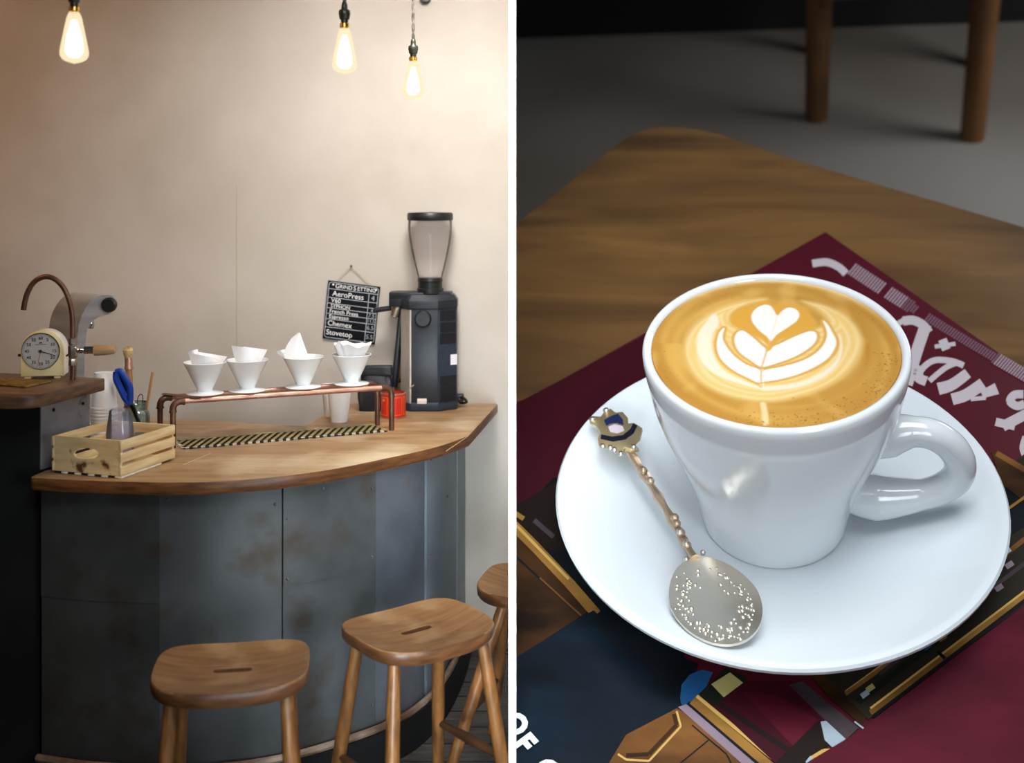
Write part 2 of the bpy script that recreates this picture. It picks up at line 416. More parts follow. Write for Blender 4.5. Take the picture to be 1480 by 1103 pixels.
# --- raised counter
rc = thing('raised_counter', 'tall dark bar counter at the left edge with steel side plate', 'counter', (-1.9, 3.6, 0))
A_, Bb, Cc, Dd = V((-1.466, 3.545)), V((-1.386, 3.74)), V((-2.7, 3.86)), V((-2.7, 3.545))
b = MB(); b.prism([A_, Bb, Cc, Dd], 0, RT_-.041); b.build('cabinet', m_steeldk, rc)
b = MB(); w = Bb-A_; nn = V((w.y, -w.x)).normalized()*.004
b.prism([A_+nn, Bb+nn, Bb, A_], CT+.001, RT_-.041); o = b.build('side_plate', m_steelpl, rc)
for q in (.25, .85):
    p = A_+w*q+nn
    sb = MB(); sb.ball((p.x, p.y, RT_-.08), .006, (1, 1, 1), 8); sb.build('screw', M('dark_screw', '222428', rough=.4, metal=.6), o)
rw = thing('raised_worktop', 'dark oak bar top on the raised counter with rounded corner', 'worktop', (-1.9, 3.6, RT_-.04))
f0, f1 = Z(49, 572, RT_), Z(152, 546.5, RT_)
cor = []
nx = V((f0.x, f0.y))
for k in range(7):
    a = k/6
    cor.append(lerp(lerp(nx+V((-.06, 0.0)), nx, a), lerp(nx, nx+V((.017, .06)), a), a))
poly = [(-2.75, f0.y)]+[(c.x, c.y) for c in cor]+[(f1.x, f1.y), (-1.75, 3.86), (-2.75, 3.93)]
b = MB(); b.prism(poly, RT_-.041, RT_, bev=.005)
o = b.build('top_board', [m_raised, m_raisede], rw)
for f in o.data.polygons:
    if abs(f.normal.z) < .6: f.material_index = 1

# --- items on the raised bar: brass mesh mat
b = MB()
q = [Z(0, 547, RT_+.003), Z(72, 551, RT_+.003), Z(36, 559, RT_+.003), Z(-20, 559, RT_+.003)]
q = [Z(-40, 553, RT_+.003), Z(15, 547.5, RT_+.003), Z(73, 551.5, RT_+.003), Z(36, 559.5, RT_+.003)]
for i in range(22):
    t = i/21
    b.tube([lerp(q[0], q[3], t), lerp(q[1], q[2], t)], .0026, 6)
for i in range(16):
    t = i/15
    b.tube([lerp(q[0], q[1], t)+V((0, 0, .001)), lerp(q[3], q[2], t)+V((0, 0, .001))], .0026, 6)
tag(b.build('woven_mat', m_brassmat, loc=lerp(q[0], q[2], .5)), 'woven brass coloured mesh mat lying on the raised bar top', 'mat')

# --- dial timer
c0 = Z(62, 547, RT_); d0 = c0.y; k = d0/FPX
tm = thing('dial_timer', 'cream enamel dial timer with round grey face standing on the raised bar', 'timer', c0, rz=.16)
Rm = Matrix.Translation(c0) @ Matrix.Rotation(.16, 4, 'Z')
def arch(w, h, r_, n=20):
    out = [(-w, 0), (w, 0)]
    for i in range(n+1):
        a = PI*i/n; out.append((w*math.cos(a), h-w*1.02+w*1.02*math.sin(a)))
    return out
XZ = Matrix(((1, 0, 0, 0), (0, 0, -1, 0), (0, 1, 0, 0), (0, 0, 0, 1)))   # xy -> xz, z -> -y
w_, h_ = 29*k, 66*k
b = MB(); b.prism([(x, y+.008) for x, y in arch(w_, h_, 0)], -.070, .0, mat=Rm @ XZ, bev=.004); b.build('case', m_creamw, tm)
b = MB(); b.prism([(x, y+.008) for x, y in arch(w_*1.02, h_*1.008, 0)], .0, .010, mat=Rm @ XZ, bev=.003); b.build('front_plate', m_cream, tm)
fc = V((-.004, -.0112, 8*0+.008+36.5*k)); Rf = 25.2*k
FM = Rm @ Matrix.Translation(fc) @ Matrix.Rotation(PI/2, 4, 'X')
b = MB(); b.lathe([(0, .0), (Rf, 0), (Rf, .001), (0, .001)], 48, FM); dial = b.build('dial', m_dial, tm)
b = MB()
for i in range(60):
    a = PI/2-i*PI/30; r0 = Rf*(.91 if i % 5 else .88)
    b.box(FM @ V((math.cos(a)*(r0+Rf*.965)/2, math.sin(a)*(r0+Rf*.965)/2, .0012)), (.965*Rf-r0, .0011, .0006), rot=(Rm @ Matrix.Rotation(PI/2, 4, 'X') @ Matrix.Rotation(a, 4, 'Z')).to_3x3())
for i in range(12):
    a = PI/2-i*PI/6; t = str(i*5 or 60)
    b.text(t, .0145, FM @ Matrix.Translation((math.cos(a)*Rf*.74, math.sin(a)*Rf*.74, .0014)), .0003, .0002)
for y_, w2 in ((.47, .09), (.38, .3)):
    b.box(FM @ V((0, Rf*y_, .0013)), (Rf*w2*2, .0018 if w2 > .2 else .004, .0004), rot=(Rm @ Matrix.Rotation(PI/2, 4, 'X')).to_3x3())
b.build('markings', m_ink, dial)
def hand(nm, ang, L, w2, mt, z):
    bb = MB(); a = PI/2-math.radians(ang)
    bb.prism([(-.006, -w2), (L, -w2*.6), (L, w2*.6), (-.006, w2)], z, z+.0012, mat=FM @ Matrix.Rotation(a, 4, 'Z')); bb.lathe([(0, z), (.0045, z), (.0045, z+.003), (0, z+.003)], 16, FM)
    bb.build(nm, mt, dial)
hand('minute_hand', 108, Rf*.86, .0016, m_ink, .004); hand('second_hand', 192, Rf*.92, .0008, m_redhand, .0022)
b = MB(); b.lathe([(Rf, 0), (Rf*1.05, .0), (Rf*1.05, .004), (Rf, .003)], 48, FM, close=False); b.build('bezel', M('worn_steel_ring', '6c6247', rough=.4, metal=.7), tm)
for sx in (-.7, .7):
    b = MB(); b.box(Rm @ V((sx*w_, .03, .004)), (.02, .075, .008), rot=Rm.to_3x3(), bev=.002); b.build('foot', m_cream, tm)
b = MB(); b.tube([Rm @ V((-w_, .02, 33*k)), Rm @ V((-w_-.016, .02, 33*k))], .0045, 8); b.build('winding_knob', m_bronze, tm)
b = MB(); b.tube([Rm @ V((w_, .03, 30*k)), Rm @ V((w_+.012, .03, 33*k))], .003, 8); b.build('stop_lever', m_ink, tm)

# --- copper swan neck tap
tb = Z(105, 550, RT_); dt = tb.y
tap = thing('copper_tap', 'copper swan neck water tap rising from the raised bar', 'tap', tb)
pa = [(105, 549), (105.5, 530), (105, 500), (105, 470), (104, 452), (100, 434), (92.5, 417), (81.5, 405), (68.5, 400), (56, 403), (46.5, 411), (39.5, 424), (36, 436), (34, 448)]
b = MB(); b.tube(smooth_path([P(x, y, dt) for x, y in pa], 5), .0086, 14); b.build('spout_pipe', m_copdk, tap)
b = MB(); kk = dt/FPX
q = P(105.3, 508, dt)
b.lathe([(.009, -20*kk), (.014, -20*kk), (.014, -12*kk), (.011, -10*kk), (.016, -6*kk), (.016, 8*kk), (.011, 10*kk), (.0145, 12*kk), (.0145, 19*kk), (.009, 20*kk)], 8, Matrix.Translation(q))
b.build('valve_body', M('nickel_valve', '8b8376', 'a8a196', rough=.3, metal=.9, scale=30), tap)
b = MB(); b.tube([P(106, 507, dt), P(112, 507, dt), P(118, 506, dt), P(122, 506, dt)], [.010, .008, .011, .007], 10); b.tube([P(121, 506, dt-.003), P(139, 506, dt-.003)], .012, 8, flat=(1, .3, (0, 1, 0)))
lv = b.build('valve_lever', m_chrome, tap)
b = MB(); b.tube([P(136, 506.5, dt-.003), P(137, 506.5, dt-.003), P(150, 506.2, dt-.003), P(164, 505.2, dt-.003), P(167, 505, dt-.003)], [.013, .0175, .0165, .0155, .011], 12); b.build('wooden_handle', m_handlew, lv)

# --- brushed steel water tower with a curved hood
dw = 3.99; kw = dw/FPX
wf = thing('steel_water_dispenser', 'curved brushed steel water dispenser hood with black knob behind the timer', 'dispenser', V((P(116, 600, dw).x, dw+.05, CT)))
prof = [(340, 640), (340, 480), (341, 400), (350, 330), (362, 292), (378, 262), (398, 235), (420, 217), (445, 208), (475, 203), (497, 206), (510, 222), (511, 245), (505, 270), (490, 285), (462, 294), (438, 302), (418, 314), (400, 332), (388, 356), (381, 390), (376, 450), (373, 560), (372, 640)]
pp = [P(x/3.064, 360+y/3.064, dw) for x, y in prof]
low = CT+.001
for i in (0, -1): pp[i].z = low
ex = V((-.150, .12, 0))
b = MB(); n = len(pp)
fr = [b.bm.verts.new(p) for p in pp]; bk = [b.bm.verts.new(p+ex) for p in pp]
b.bm.faces.new(fr); b.bm.faces.new(bk[::-1])
for i in range(n): b.bm.faces.new((fr[i], fr[(i+1) % n], bk[(i+1) % n], bk[i]))
b.build('hood', m_stain, wf)
q = P(157, 441, dw-.012); 
b = MB(); b.lathe([(0, -.02), (.024, -.02), (.026, -.012), (.026, .004), (.022, .010), (0, .011)], 24, Matrix.Translation(q) @ Matrix.Rotation(PI/2, 4, 'X')); b.build('knob', m_black, wf)
q = P(131.5, 461, dw-.006+.04)
b = MB(); b.lathe([(.007, .012), (.007, -.004), (.012, -.010), (.0125, -.024), (.009, -.034), (0, -.034)], 16, Matrix.Translation(q)); b.build('nozzle', m_chrome, wf)

# --- stack of white paper cups (upside down)
cs = P(150.8, 600, 4.07); cs.z = CT
H = .128
CW = ['topmost white paper cup']+['white paper cup %s from the top' % w for w in ('second', 'third', 'fourth', 'fifth', 'sixth', 'seventh', 'eighth')]+['lowest white paper cup']
for i in range(9):
    z0 = CT+.002+.0122*(8-i)
    lo_, hi_ = .047, .0345
    c = thing('paper_cup', CW[i]+' in the upturned stack beside the raised bar', 'cup', V((cs.x, cs.y, z0)), 'upturned paper cups')
    mt = Matrix.Translation((cs.x, cs.y, z0))
    b = MB(); b.lathe([(lo_-.003, .004), (hi_, H), (hi_-.004, H+.0005), (0, H-.001)] if i == 0 else [(lo_-.003, .004), (hi_+.001, H)], 32, mt, close=False); b.build('wall', m_cup, c)
    b = MB(); b.lathe([(lo_-.003, .0085), (lo_, .007), (lo_, .001), (lo_-.004, .001), (lo_-.003, .0085)], 32, mt, close=False); b.build('rim', m_cup, c)

# --- jar with tools
jp = V((P(196, 620, 4.05).x, 4.05, CT)); kj = 4.05/FPX
jar = thing('glass_jar', 'clear glass jar of tools behind the wooden crate', 'jar', jp)
b = MB(); r_ = 20*kj
b.lathe([(0, .003), (r_*.9, .003), (r_, .012), (r_, .075), (r_*.93, .09), (r_*.78, .098), (r_*.78, .104), (r_*.84, .106), (r_*.84, .111), (r_*.78, .113), (r_*.8, .12), (r_*.86, .122), (r_*.84, .125), (r_*.74, .125), (r_*.72, .1), (r_*.9, .088), (r_*.95, .075), (r_*.95, .014), (0, .008)], 32, Matrix.Translation(jp), close=False)
b.build('jar_body', m_jar, jar)
# brush
bt = [P(190, 622, 4.07), P(186.5, 565, 4.07), P(186.5, 531, 4.07)]
br = thing('pastry_brush', 'wooden brush with copper ferrule and pale bristles standing in the jar', 'brush', bt[0])
b = MB(); b.tube([P(191, 628, 4.06), P(189, 600, 4.07), P(186.8, 565, 4.07), P(186.3, 533, 4.07)], [.010, .0125, .0135, .012], 12); b.build('handle', m_brushwood, br)
b = MB(); b.tube([P(186.3, 533.5, 4.07), P(186.2, 531, 4.07), P(186.1, 529, 4.07), P(185.7, 516, 4.07)], [.0155, .016, .0135, .0135], 16); b.build('ferrule', m_copper, br)
b = MB(); b.tube([P(185.7, 518, 4.07), P(185.4, 512, 4.07), P(185.2, 506, 4.07), P(185.4, 502.5, 4.07)], [.0125, .017, .0185, .013], 14)
for i in range(40):
    a = random.uniform(0, 2*PI); r1 = random.uniform(0, .015); q = P(185.4, 507, 4.07)+V((r1*math.cos(a), r1*math.sin(a), 0))
    b.tube([q, q+V((math.cos(a)*.003, math.sin(a)*.003, .012+random.uniform(0, .005)))], [.0014, .0007], 5)
b.build('bristles', m_bristle, br)
# scissors
sc = thing('scissors', 'scissors with blue plastic handles leaning in the jar', 'scissors', P(205, 625, 4.0))
def loop(name, pts, r1):
    b = MB(); pr = smooth_path([P(x, y, dd) for x, y, dd in pts+[pts[0]]], 5); b.tube(pr, r1, 10, cap=False); b.build(name, m_bluehandle, sc)
loop('handle', [(168, 538, 4.0), (174, 537, 4.0), (181, 547, 4.0), (187, 557, 4.0), (188.5, 570, 4.0), (187, 582, 4.0), (181, 576, 4.0), (174, 562, 4.0), (168, 549, 4.0)], .0112)
loop('handle', [(170, 541, 4.03), (177, 546, 4.03), (182, 556, 4.03), (185, 566, 4.03), (186, 577, 4.03), (181, 570, 4.03), (175, 558, 4.03)], .0092)
for dx, dd in ((0, 4.0), (1.5, 4.006)):
    b = MB(); b.prism([(0, -.007), (.11, -.004), (.115, .002), (0, .007)], -.001, .001, mat=Matrix.Translation(P(187+dx, 578, dd)) @ Matrix.Rotation(math.radians(68), 4, 'Y') @ Matrix.Rotation(PI/2, 4, 'X')); b.build('blade', m_chrome, sc)
b = MB(); b.tube([P(207, 620, 4.06), P(220.5, 538, 4.06)], [.0046, .0046], 8); tag(b.build('wooden_stirrer', m_stick, loc=P(207, 620, 4.06)), 'thin round wooden stick leaning right out of the jar', 'stick')
b = MB(); b.tube(smooth_path([P(197, 600, 4.07), P(199, 577, 4.07), P(203, 570, 4.07), P(206, 572, 4.07), P(206, 580, 4.07), P(203, 600, 4.07)], 5), .0016, 6); tag(b.build('wire_loop_tool', m_black, loc=P(200, 600, 4.07)), 'thin black wire loop tool peeping from the jar', 'tool')

# --- crate
FL, FR, BR_ = V((-1.408, 3.505, 0)), V((-1.176, 3.428, 0)), V((-1.138, 3.695, 0)); BL_ = FL+(BR_-FR)
cz = CT+.008
cr = thing('wooden_crate', 'small pale slatted pine crate with a hand hole on the counter end', 'crate', V((FL.x, FL.y, cz)))
ux = (FR-FL); W = ux.length; ux.normalize(); uy = (BR_-FR); L = uy.length; uy = V((-ux.y, ux.x, 0))
CM = Matrix(((ux.x, uy.x, 0, FL.x), (ux.y, uy.y, 0, FL.y), (0, 0, 1, cz), (0, 0, 0, 1)))
Hc = .106; th = .009
def endpanel(name, y, mt):
    b = MB()
    out = [(0, 0), (W, 0), (W, Hc), (0, Hc)]
    hole = []
    for i in range(24):
        a = 2*PI*i/24; hole.append((W*.49+.045*math.copysign(abs(math.cos(a))**.7, math.cos(a)), Hc*.56+.017*math.sin(a)+(.003*math.cos(a))))
    bm = b.bm
    for yy in (y, y+th):
        vo = []
        ring = []
        for i in range(24):
            a = 2*PI*i/24; c_, s_ = math.cos(a), math.sin(a); t = min((W/2)/max(abs(c_), 1e-6), (Hc/2)/max(abs(s_), 1e-6))
            ring.append((W/2+c_*t, Hc/2+s_*t))
        # make the corners exact
        for cx_, cy_ in out:
            j = min(range(24), key=lambda i: (ring[i][0]-cx_)**2+(ring[i][1]-cy_)**2); ring[j] = (cx_, cy_)
        vo = [bm.verts.new(CM @ V((x, yy, z))) for x, z in ring]; vi = [bm.verts.new(CM @ V((x, yy, z))) for x, z in hole]
        for i in range(24): bm.faces.new((vo[i], vo[(i+1) % 24], vi[(i+1) % 24], vi[i]))
        if yy == y: s0, i0 = vo, vi
    for A2, B2 in ((s0, vo), (i0, vi)):
        for i in range(24): bm.faces.new((A2[i], A2[(i+1) % 24], B2[(i+1) % 24], B2[i]))
    b.build(name, mt, cr)
endpanel('end_panel', 0, m_burnt); endpanel('end_panel', L-th, m_crate)
for x in (-.004, W-.003):
    for z in (.014, .053, .091):
        b = MB(); b.box(CM @ V((x+.003, L/2, z)), (.008, L+.004, .029), rot=CM.to_3x3(), bev=.0015); b.build('side_slat', m_crate, cr)
for j in range(4):
    b = MB(); b.box(CM @ V((W*(j+.5)/4, L/2, .004)), (W/4-.01, L-.02, .006), rot=CM.to_3x3()); b.build('bottom_slat', m_crate, cr)
# dotted mat strip under the crate
b = MB(); 
for j in range(10):
    b.mi = 0 if j % 2 else 1
    b.box(CM @ V((W*(j+.5)/10+.004, .10, -.0042)), (W/10, .2, .006), rot=CM.to_3x3(), bev=.001)
tag(b.build('link_mat', [m_matlt, m_matdk], loc=CM @ V((W/2, .1, -.007))), 'dotted black and white link mat under the wooden crate', 'mat')
# clear cups in the crate
cp = V((P(173.5, 640, 3.60).x, 3.60, cz+.010)); 
for i in range(6):
    z0 = cp.z+.016*i
    lab = ['lowest', 'second lowest', 'third from the bottom', 'third from the top', 'second from the top', 'topmost'][i]
    b = MB(); seg = 28
    pr = [(.0445, .0), (.0445, .003), (.0425, .004)]+[(.0425-.0105*t/10+(.0006 if t % 2 else 0), .006+.072*t/10) for t in range(11)]
    if i == 5: pr += [(.030, .08), (0, .0795)]
    b.lathe(pr, seg, Matrix.Translation((cp.x, cp.y, z0)), close=False)
    tag(b.build('clear_cup', m_cupclear, loc=(cp.x, cp.y, z0)), 'clear ribbed plastic cup, %s of the upturned stack in the crate' % lab, 'cup', 'clear plastic cups in the crate')

# --- dripper stand of copper pipe
fl, frr, bl, brr = Z(250, 648, CT), Z(566, 622, CT), Z(231.5, 641, CT), Z(545.4, 615, CT)
ds = thing('copper_dripper_stand', 'copper pipe stand holding four white drippers above the counter', 'stand', lerp(fl, brr, .5))
zr = EYE-281*fl.y/FPX; pr_ = .0098
def leg_and_rail(a, c, nm):
    e = (c-a).normalized()
    A0, C0 = V((a.x, a.y, CT+.001)), V((c.x, c.y, CT+.001))
    for q, s_ in ((A0, 1), (C0, -1)):
        b = MB(); b.tube([q, V((q.x, q.y, zr-.028))], pr_, 14); b.build('leg', m_copdk, ds)
        arc = [V((q.x, q.y, zr-.034))]+[V((q.x, q.y, zr-.024))+e*s_*.024*(1-math.cos(t))+V((0, 0, .024*math.sin(t))) for t in [PI/2*i/6 for i in range(7)]]+[V((q.x, q.y, zr))+e*s_*.036]
        b = MB(); b.tube(arc, pr_*1.18, 14)
        b.tube([arc[0]-V((0, 0, .002)), arc[0]+V((0, 0, .004))], pr_*1.35, 14); b.tube([arc[-1]-e*s_*.004, arc[-1]+e*s_*.003], pr_*1.35, 14)
        b.build('elbow', m_copdk, ds)
    b = MB(); b.tube([A0+V((0, 0, zr-CT))+e*.03, C0+V((0, 0, zr-CT))-e*.03], pr_, 14); b.build(nm, m_copper, ds)
leg_and_rail(fl, frr, 'rail'); leg_and_rail(bl, brr, 'rail')
zb = zr+pr_
b = MB(); A0, A1 = P(236.5, 562.5, bl.y+.01), P(289, 579, fl.y+.01); A0.z = A1.z = zb+.003
b.tube([A0, A1], .013, 4, flat=(1, .3, (0, 0, 1))); tag(b.build('wooden_lath', m_copdk, loc=A0), 'thin reddish wooden strip laid across the left end of the copper rails', 'strip')

# --- four drippers with paper filters
lm, rm = lerp(fl, bl, .5), lerp(frr, brr, .5)
def atpx(px):
    k_ = (px-CX)/FPX; dx, dy = rm.x-lm.x, rm.y-lm.y
    t = (k_*lm.y-lm.x)/(dx-k_*dy); return V((lm.x+dx*t, lm.y+dy*t, zb))
names = ['leftmost white ceramic dripper on the copper stand', 'second white ceramic dripper from the left on the copper stand', 'third white ceramic dripper from the left, holding a tall filter', 'rightmost white ceramic dripper on the stand, below the chalkboard']
fl_names = ['curled white paper filter in the leftmost dripper', 'two leaved white paper filter in the second dripper', 'tall folded white paper filter standing in the third dripper', 'wavy open white paper filter in the rightmost dripper']
DC = []
for i, px in enumerate((296, 357.5, 438.4, 508.2)):
    c = atpx(px); DC.append(c); sc_ = .96 if i < 3 else .95
    d = thing('coffee_dripper', names[i], 'dripper', c, 'ceramic coffee drippers')
    mt = Matrix.Translation(c) @ Matrix.Scale(sc_, 4)
    b = MB(); b.lathe([(.024, .006), (.030, .0), (.0655, .004), (.067, .006), (.064, .0085), (.034, .0125), (.030, .014), (.026, .010)], 40, mt, close=False); b.build('base_plate', m_ceramic, d)
    b = MB(); b.lathe([(.0285, .012), (.0285, .022), (.031, .026), (.0735, .113), (.0765, .1165), (.0755, .1185), (.0725, .1175), (.0295, .028), (.012, .014), (.012, .012)], 40, mt, close=False); b.build('cone', m_ceramic, d)
def sheetfilter(bb, c, pts_px, dd, bulge, thick=.0008):
    # pts_px: left edge top->bottom polyline and right edge, given as rows (xl, xr, y)
    rows = pts_px; n = len(rows)-1
    def fn(u, v):
        t = v*n; i = min(int(t), n-1); f = t-i
        xl = lerp(rows[i][0], rows[i+1][0], f); xr = lerp(rows[i][1], rows[i+1][1], f)
        yl = lerp(rows[i][2], rows[i+1][2], f); yr = lerp(rows[i][3], rows[i+1][3], f)
        return P(lerp(xl, xr, u), lerp(yl, yr, u), c.y+dd-bulge*math.sin(PI*u)*(1-.6*v))
    bb.grid(fn, 12, 3*n)
for i in range(4):
    c = DC[i]; b = MB()
    if i == 0:
        sheetfilter(b, c, [(271.5, 313, 509.5, 518), (276, 311, 523, 529), (284, 304, 545, 545)], -.012, .022)
        sheetfilter(b, c, [(286, 328.5, 508.5, 515.5), (288, 322, 516, 524), (290, 305, 545, 545)], .02, -.018)
        sheetfilter(b, c, [(271.5, 286, 507.5, 505), (275, 287, 516, 516), (286, 290, 545, 545)], .006, .012)
    elif i == 1:
        sheetfilter(b, c, [(334.5, 366, 499.5, 503.5), (338, 365, 515, 527), (350, 362, 545, 545)], -.014, .016)
        sheetfilter(b, c, [(352, 386.5, 501, 505.5), (354, 381, 508, 516), (354, 364, 545, 545)], .016, -.012)
    elif i == 2:
        A = [(431, 433.5, 481, 481), (421, 436, 489, 489), (414, 440, 500, 500), (410, 443.5, 510, 510), (412, 447, 520, 520), (428, 446, 545, 545)]
        sheetfilter(b, c, A, -.01, .012); sheetfilter(b, c, [(x0+.5, x1+.5, y0, y1) for x0, x1, y0, y1 in A], .004, -.008)
        sheetfilter(b, c, [(399.5, 411, 507.5, 505), (401, 420, 511, 512), (424, 436, 530, 535)], .0, .008)
    else:
        ap = V((c.x, c.y, c.z+.02)); hz = {}
        def fn(u, v):
            a = 2*PI*u+PI; z = .134+.005*math.sin(3*a+.8)+.003*math.sin(7*a)+(.022*max(0, 1-abs(u-.16)/.03)); r1 = .068+.005*math.sin(5*a+1)
            return ap+V((r1*v*math.cos(a), r1*v*math.sin(a), (z-.005)*v))
        b.grid(fn, 72, 8)
    bmesh.ops.remove_doubles(b.bm, verts=b.bm.verts, dist=.0001)
    tag(b.build('paper_filter', m_paper, loc=c+V((0, 0, .02)), angle=60), fl_names[i], 'filter', 'paper filters in the drippers')

# --- striped link mat under the stand
q = [Z(267, 648, CT+.004), Z(559, 622.5, CT+.004), Z(540, 613.5, CT+.004), Z(255, 636, CT+.004)]
b = MB(); N = 27
b.mi = 1; e = V((0, 0, -.0035)); b.prism([(p.x, p.y) for p in q], CT+.0002, CT+.002)
up_ = V((0, 0, .0022)); sh = 3.0/N
def clip(poly, lo_):
    out_ = []
    for (t0, v0), (t1, v1) in zip(poly, poly[1:]+poly[:1]):
        i0, i1 = (t0 >= 0, t1 >= 0) if lo_ else (t0 <= 1, t1 <= 1); e_ = 0. if lo_ else 1.
        if i0: out_.append((t0, v0))
        if i0 != i1: k_ = (e_-t0)/(t1-t0); out_.append((e_, v0+(v1-v0)*k_))
    return out_
mp_ = lambda t, v: lerp(lerp(q[0], q[1], t), lerp(q[3], q[2], t), v)+up_
for i in range(-3, N):
    t0_, t1_ = i/N, (i+.52)/N
    pl = clip(clip([(t0_, 0), (t1_, 0), (t1_+sh, 1), (t0_+sh, 1)], True), False)
    if len(pl) > 2: b.mi = 2; b.face([mp_(*w) for w in pl])
    if i < 0: continue
    a0, a1 = lerp(q[0], q[1], t0_), lerp(q[0], q[1], t1_); f_ = (q[0]-q[3]).normalized()*.006
    b.mi = 0
    b.face([a0+f_+up_, a1+f_+up_, a1+up_, a0+up_]); b.face([a0+f_-up_*1.6, a1+f_-up_*1.6, a1+f_+up_, a0+f_+up_])
b.mi = 1; b.face([q[0]+f_-up_*1.6, q[1]+f_-up_*1.6, q[1]+f_+up_*.8, q[0]+f_+up_*.8])
b.mi = 0
for i in range(6):                      # left border links
    a0, a1 = lerp(q[0], q[3], i/6), lerp(q[0], q[3], (i+.5)/6); g_ = (q[0]-q[1]).normalized()*.012
    b.face([a0+g_+up_, a1+g_+up_, a1+up_, a0+up_])
tag(b.build('striped_mat', [m_matlt, m_matdk, m_matol], loc=lerp(q[0], q[2], .5), smooth=False), 'olive and black striped link mat lying under the copper stand', 'mat')

# --- two white cups standing under the rail
for px0, py0, dd, lab in ((490.5, 609, 4.35, 'white paper cup standing under the right end of the copper rail'), (481, 606, 4.47, 'pale paper cup half hidden behind another cup under the rail')):
    c = P(px0, py0, dd); c.z = CT
    t = thing('takeaway_cup', lab, 'cup', c); mt = Matrix.Translation(c)
    b = MB(); b.lathe([(0, .004), (.031, .004), (.032, .0), (.0445, .118), (.042, .118), (.030, .007), (0, .007)], 32, mt, close=False); b.build('wall', m_cup, t)
    b = MB(); b.lathe([(.0445, .116), (.0465, .118), (.0455, .121), (.043, .119)], 32, mt, close=False); b.build('rim', m_cup, t)

# --- red tin with a spoon
c = P(568.5, 601, 4.44); c.z = CT; kt = c.y/FPX
t = thing('red_tin', 'red tin with gold line print standing beside the grinder', 'tin', c); mt = Matrix.Translation(c); r_ = 18*kt; h_ = 36*kt
b = MB(); b.lathe([(0, .004), (r_*.97, .004), (r_, .006), (r_, h_-.004), (r_*.96, h_-.004), (r_*.96, .01), (0, .01)], 40, mt, close=False); b.build('body', m_red, t)
b = MB()
m_tin = M('tin_metal', 'b9b4a6', rough=.3, metal=.9)
for z0 in (.0015, h_-.003):
    b = MB(); b.lathe([(r_*.95, z0-.002), (r_*1.035, z0-.001), (r_*1.035, z0+.003), (r_*.95, z0+.0035)], 40, mt, close=False); b.build('rim', m_tin, t)
b = MB()
def arcbox(a0, a1, z0, z1):
    b.grid(lambda u, v: c+V((r_*1.004*math.cos(lerp(a0, a1, u)), r_*1.004*math.sin(lerp(a0, a1, u)), lerp(z0, z1, v))), 8, 1)
for a0, a1 in ((-2.75, -1.95), (-1.75, -.75), (-.6, -.2)):
    z0, z1 = .014, h_-.014
    arcbox(a0, a1, z0, z0+.002); arcbox(a0, a1, z1-.002, z1); arcbox(a0, a0+.03, z0, z1); arcbox(a1-.03, a1, z0, z1)
arcbox(-2.5, -2.2, h_-.03, h_-.022)
b.build('printed_lines', m_gold, t)
s0, s1 = P(566, 585, 4.42), P(598, 556.5, 4.37)
t = thing('teaspoon', 'small steel spoon leaning out of the red tin', 'spoon', s0)
b = MB(); b.tube(smooth_path([s0, lerp(s0, s1, .5), lerp(s0, s1, .8), s1], 4), [.002]*9+[.004, .005, .006, .003], 8, flat=(1, .5, (0, 0, 1))); b.build('handle', m_chrome, t)
b = MB(); b.ball(s0-V((.008, 0, .008)), .012, (1, .8, .5)); b.build('bowl', m_chrome, t)

# --- black coffee bag
c = P(543, 578, 4.60); c.z = CT; kb = c.y/FPX
t = thing('coffee_bag', 'black foil coffee bag with rolled top behind the red tin', 'bag', c)
def bagfn(u, v):
    a = 2*PI*u; e = 3.5 if v < .8 else 2
    wx = lerp(25, 22.5, v)*kb*(1-.02*math.sin(v*9)); wy = lerp(.042, .020, max(0, (v-.45)/.55)**1.2)
    cx_, sy_ = math.cos(a), math.sin(a)
    sg = lambda q, p: math.copysign(abs(q)**p, q)
    return c+V((wx*sg(cx_, .35)*(1+.0*v)+.004*math.sin(7*v+3*u), wy*sg(sy_, .5)+.004*math.sin(9*u*PI)*math.sin(v*5), v*52*kb))
b = MB(); b.grid(bagfn, 48, 20); bmesh.ops.remove_doubles(b.bm, verts=b.bm.verts, dist=.0005)
b.build('pouch', m_bag, t)
b = MB(); b.box(c+V((.004, -.010, 57*kb)), (46*kb, .034, 15*kb), bev=.006, seg=3); b.build('rolled_top', m_bag, t)

# --- coffee grinder
gc = P(622, 594, 4.56); gc.z = CT; kg = 4.56/FPX
gr = thing('coffee_grinder', 'tall navy coffee grinder with clear hopper beside the wall', 'grinder', gc)
def G(x, y, z): return V((gc.x+x*kg, gc.y+y, CT+z*kg))         # x,z in photo px from the base centre
foot = [(-43, .05), (-29, .0), (11, .0), (37, .055), (37, .13), (20, .165), (-43, .165)]
pol = lambda f_, o=0: [(gc.x+x*kg*(1+o), gc.y+y+(-.004 if o and y < .06 else 0)) for x, y in f_]
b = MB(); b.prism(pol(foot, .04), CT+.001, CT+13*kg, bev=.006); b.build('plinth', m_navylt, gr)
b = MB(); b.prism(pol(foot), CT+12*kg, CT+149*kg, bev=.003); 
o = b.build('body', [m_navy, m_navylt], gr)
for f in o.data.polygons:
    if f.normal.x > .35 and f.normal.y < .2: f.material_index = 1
b = MB(); b.prism(pol([(-44, .045), (-30, -.004), (-27.5, -.004), (-29, .004), (-42, .055)]), CT+12*kg, CT+147*kg); b.build('side_strip', m_silver, gr)
hd = [(-46, .045), (-31, -.008), (11.5, -.008), (38, .05), (38, .135), (21, .168), (-46, .168)]
b = MB(); b.prism(pol(hd), CT+148*kg, CT+160*kg, bev=.003)
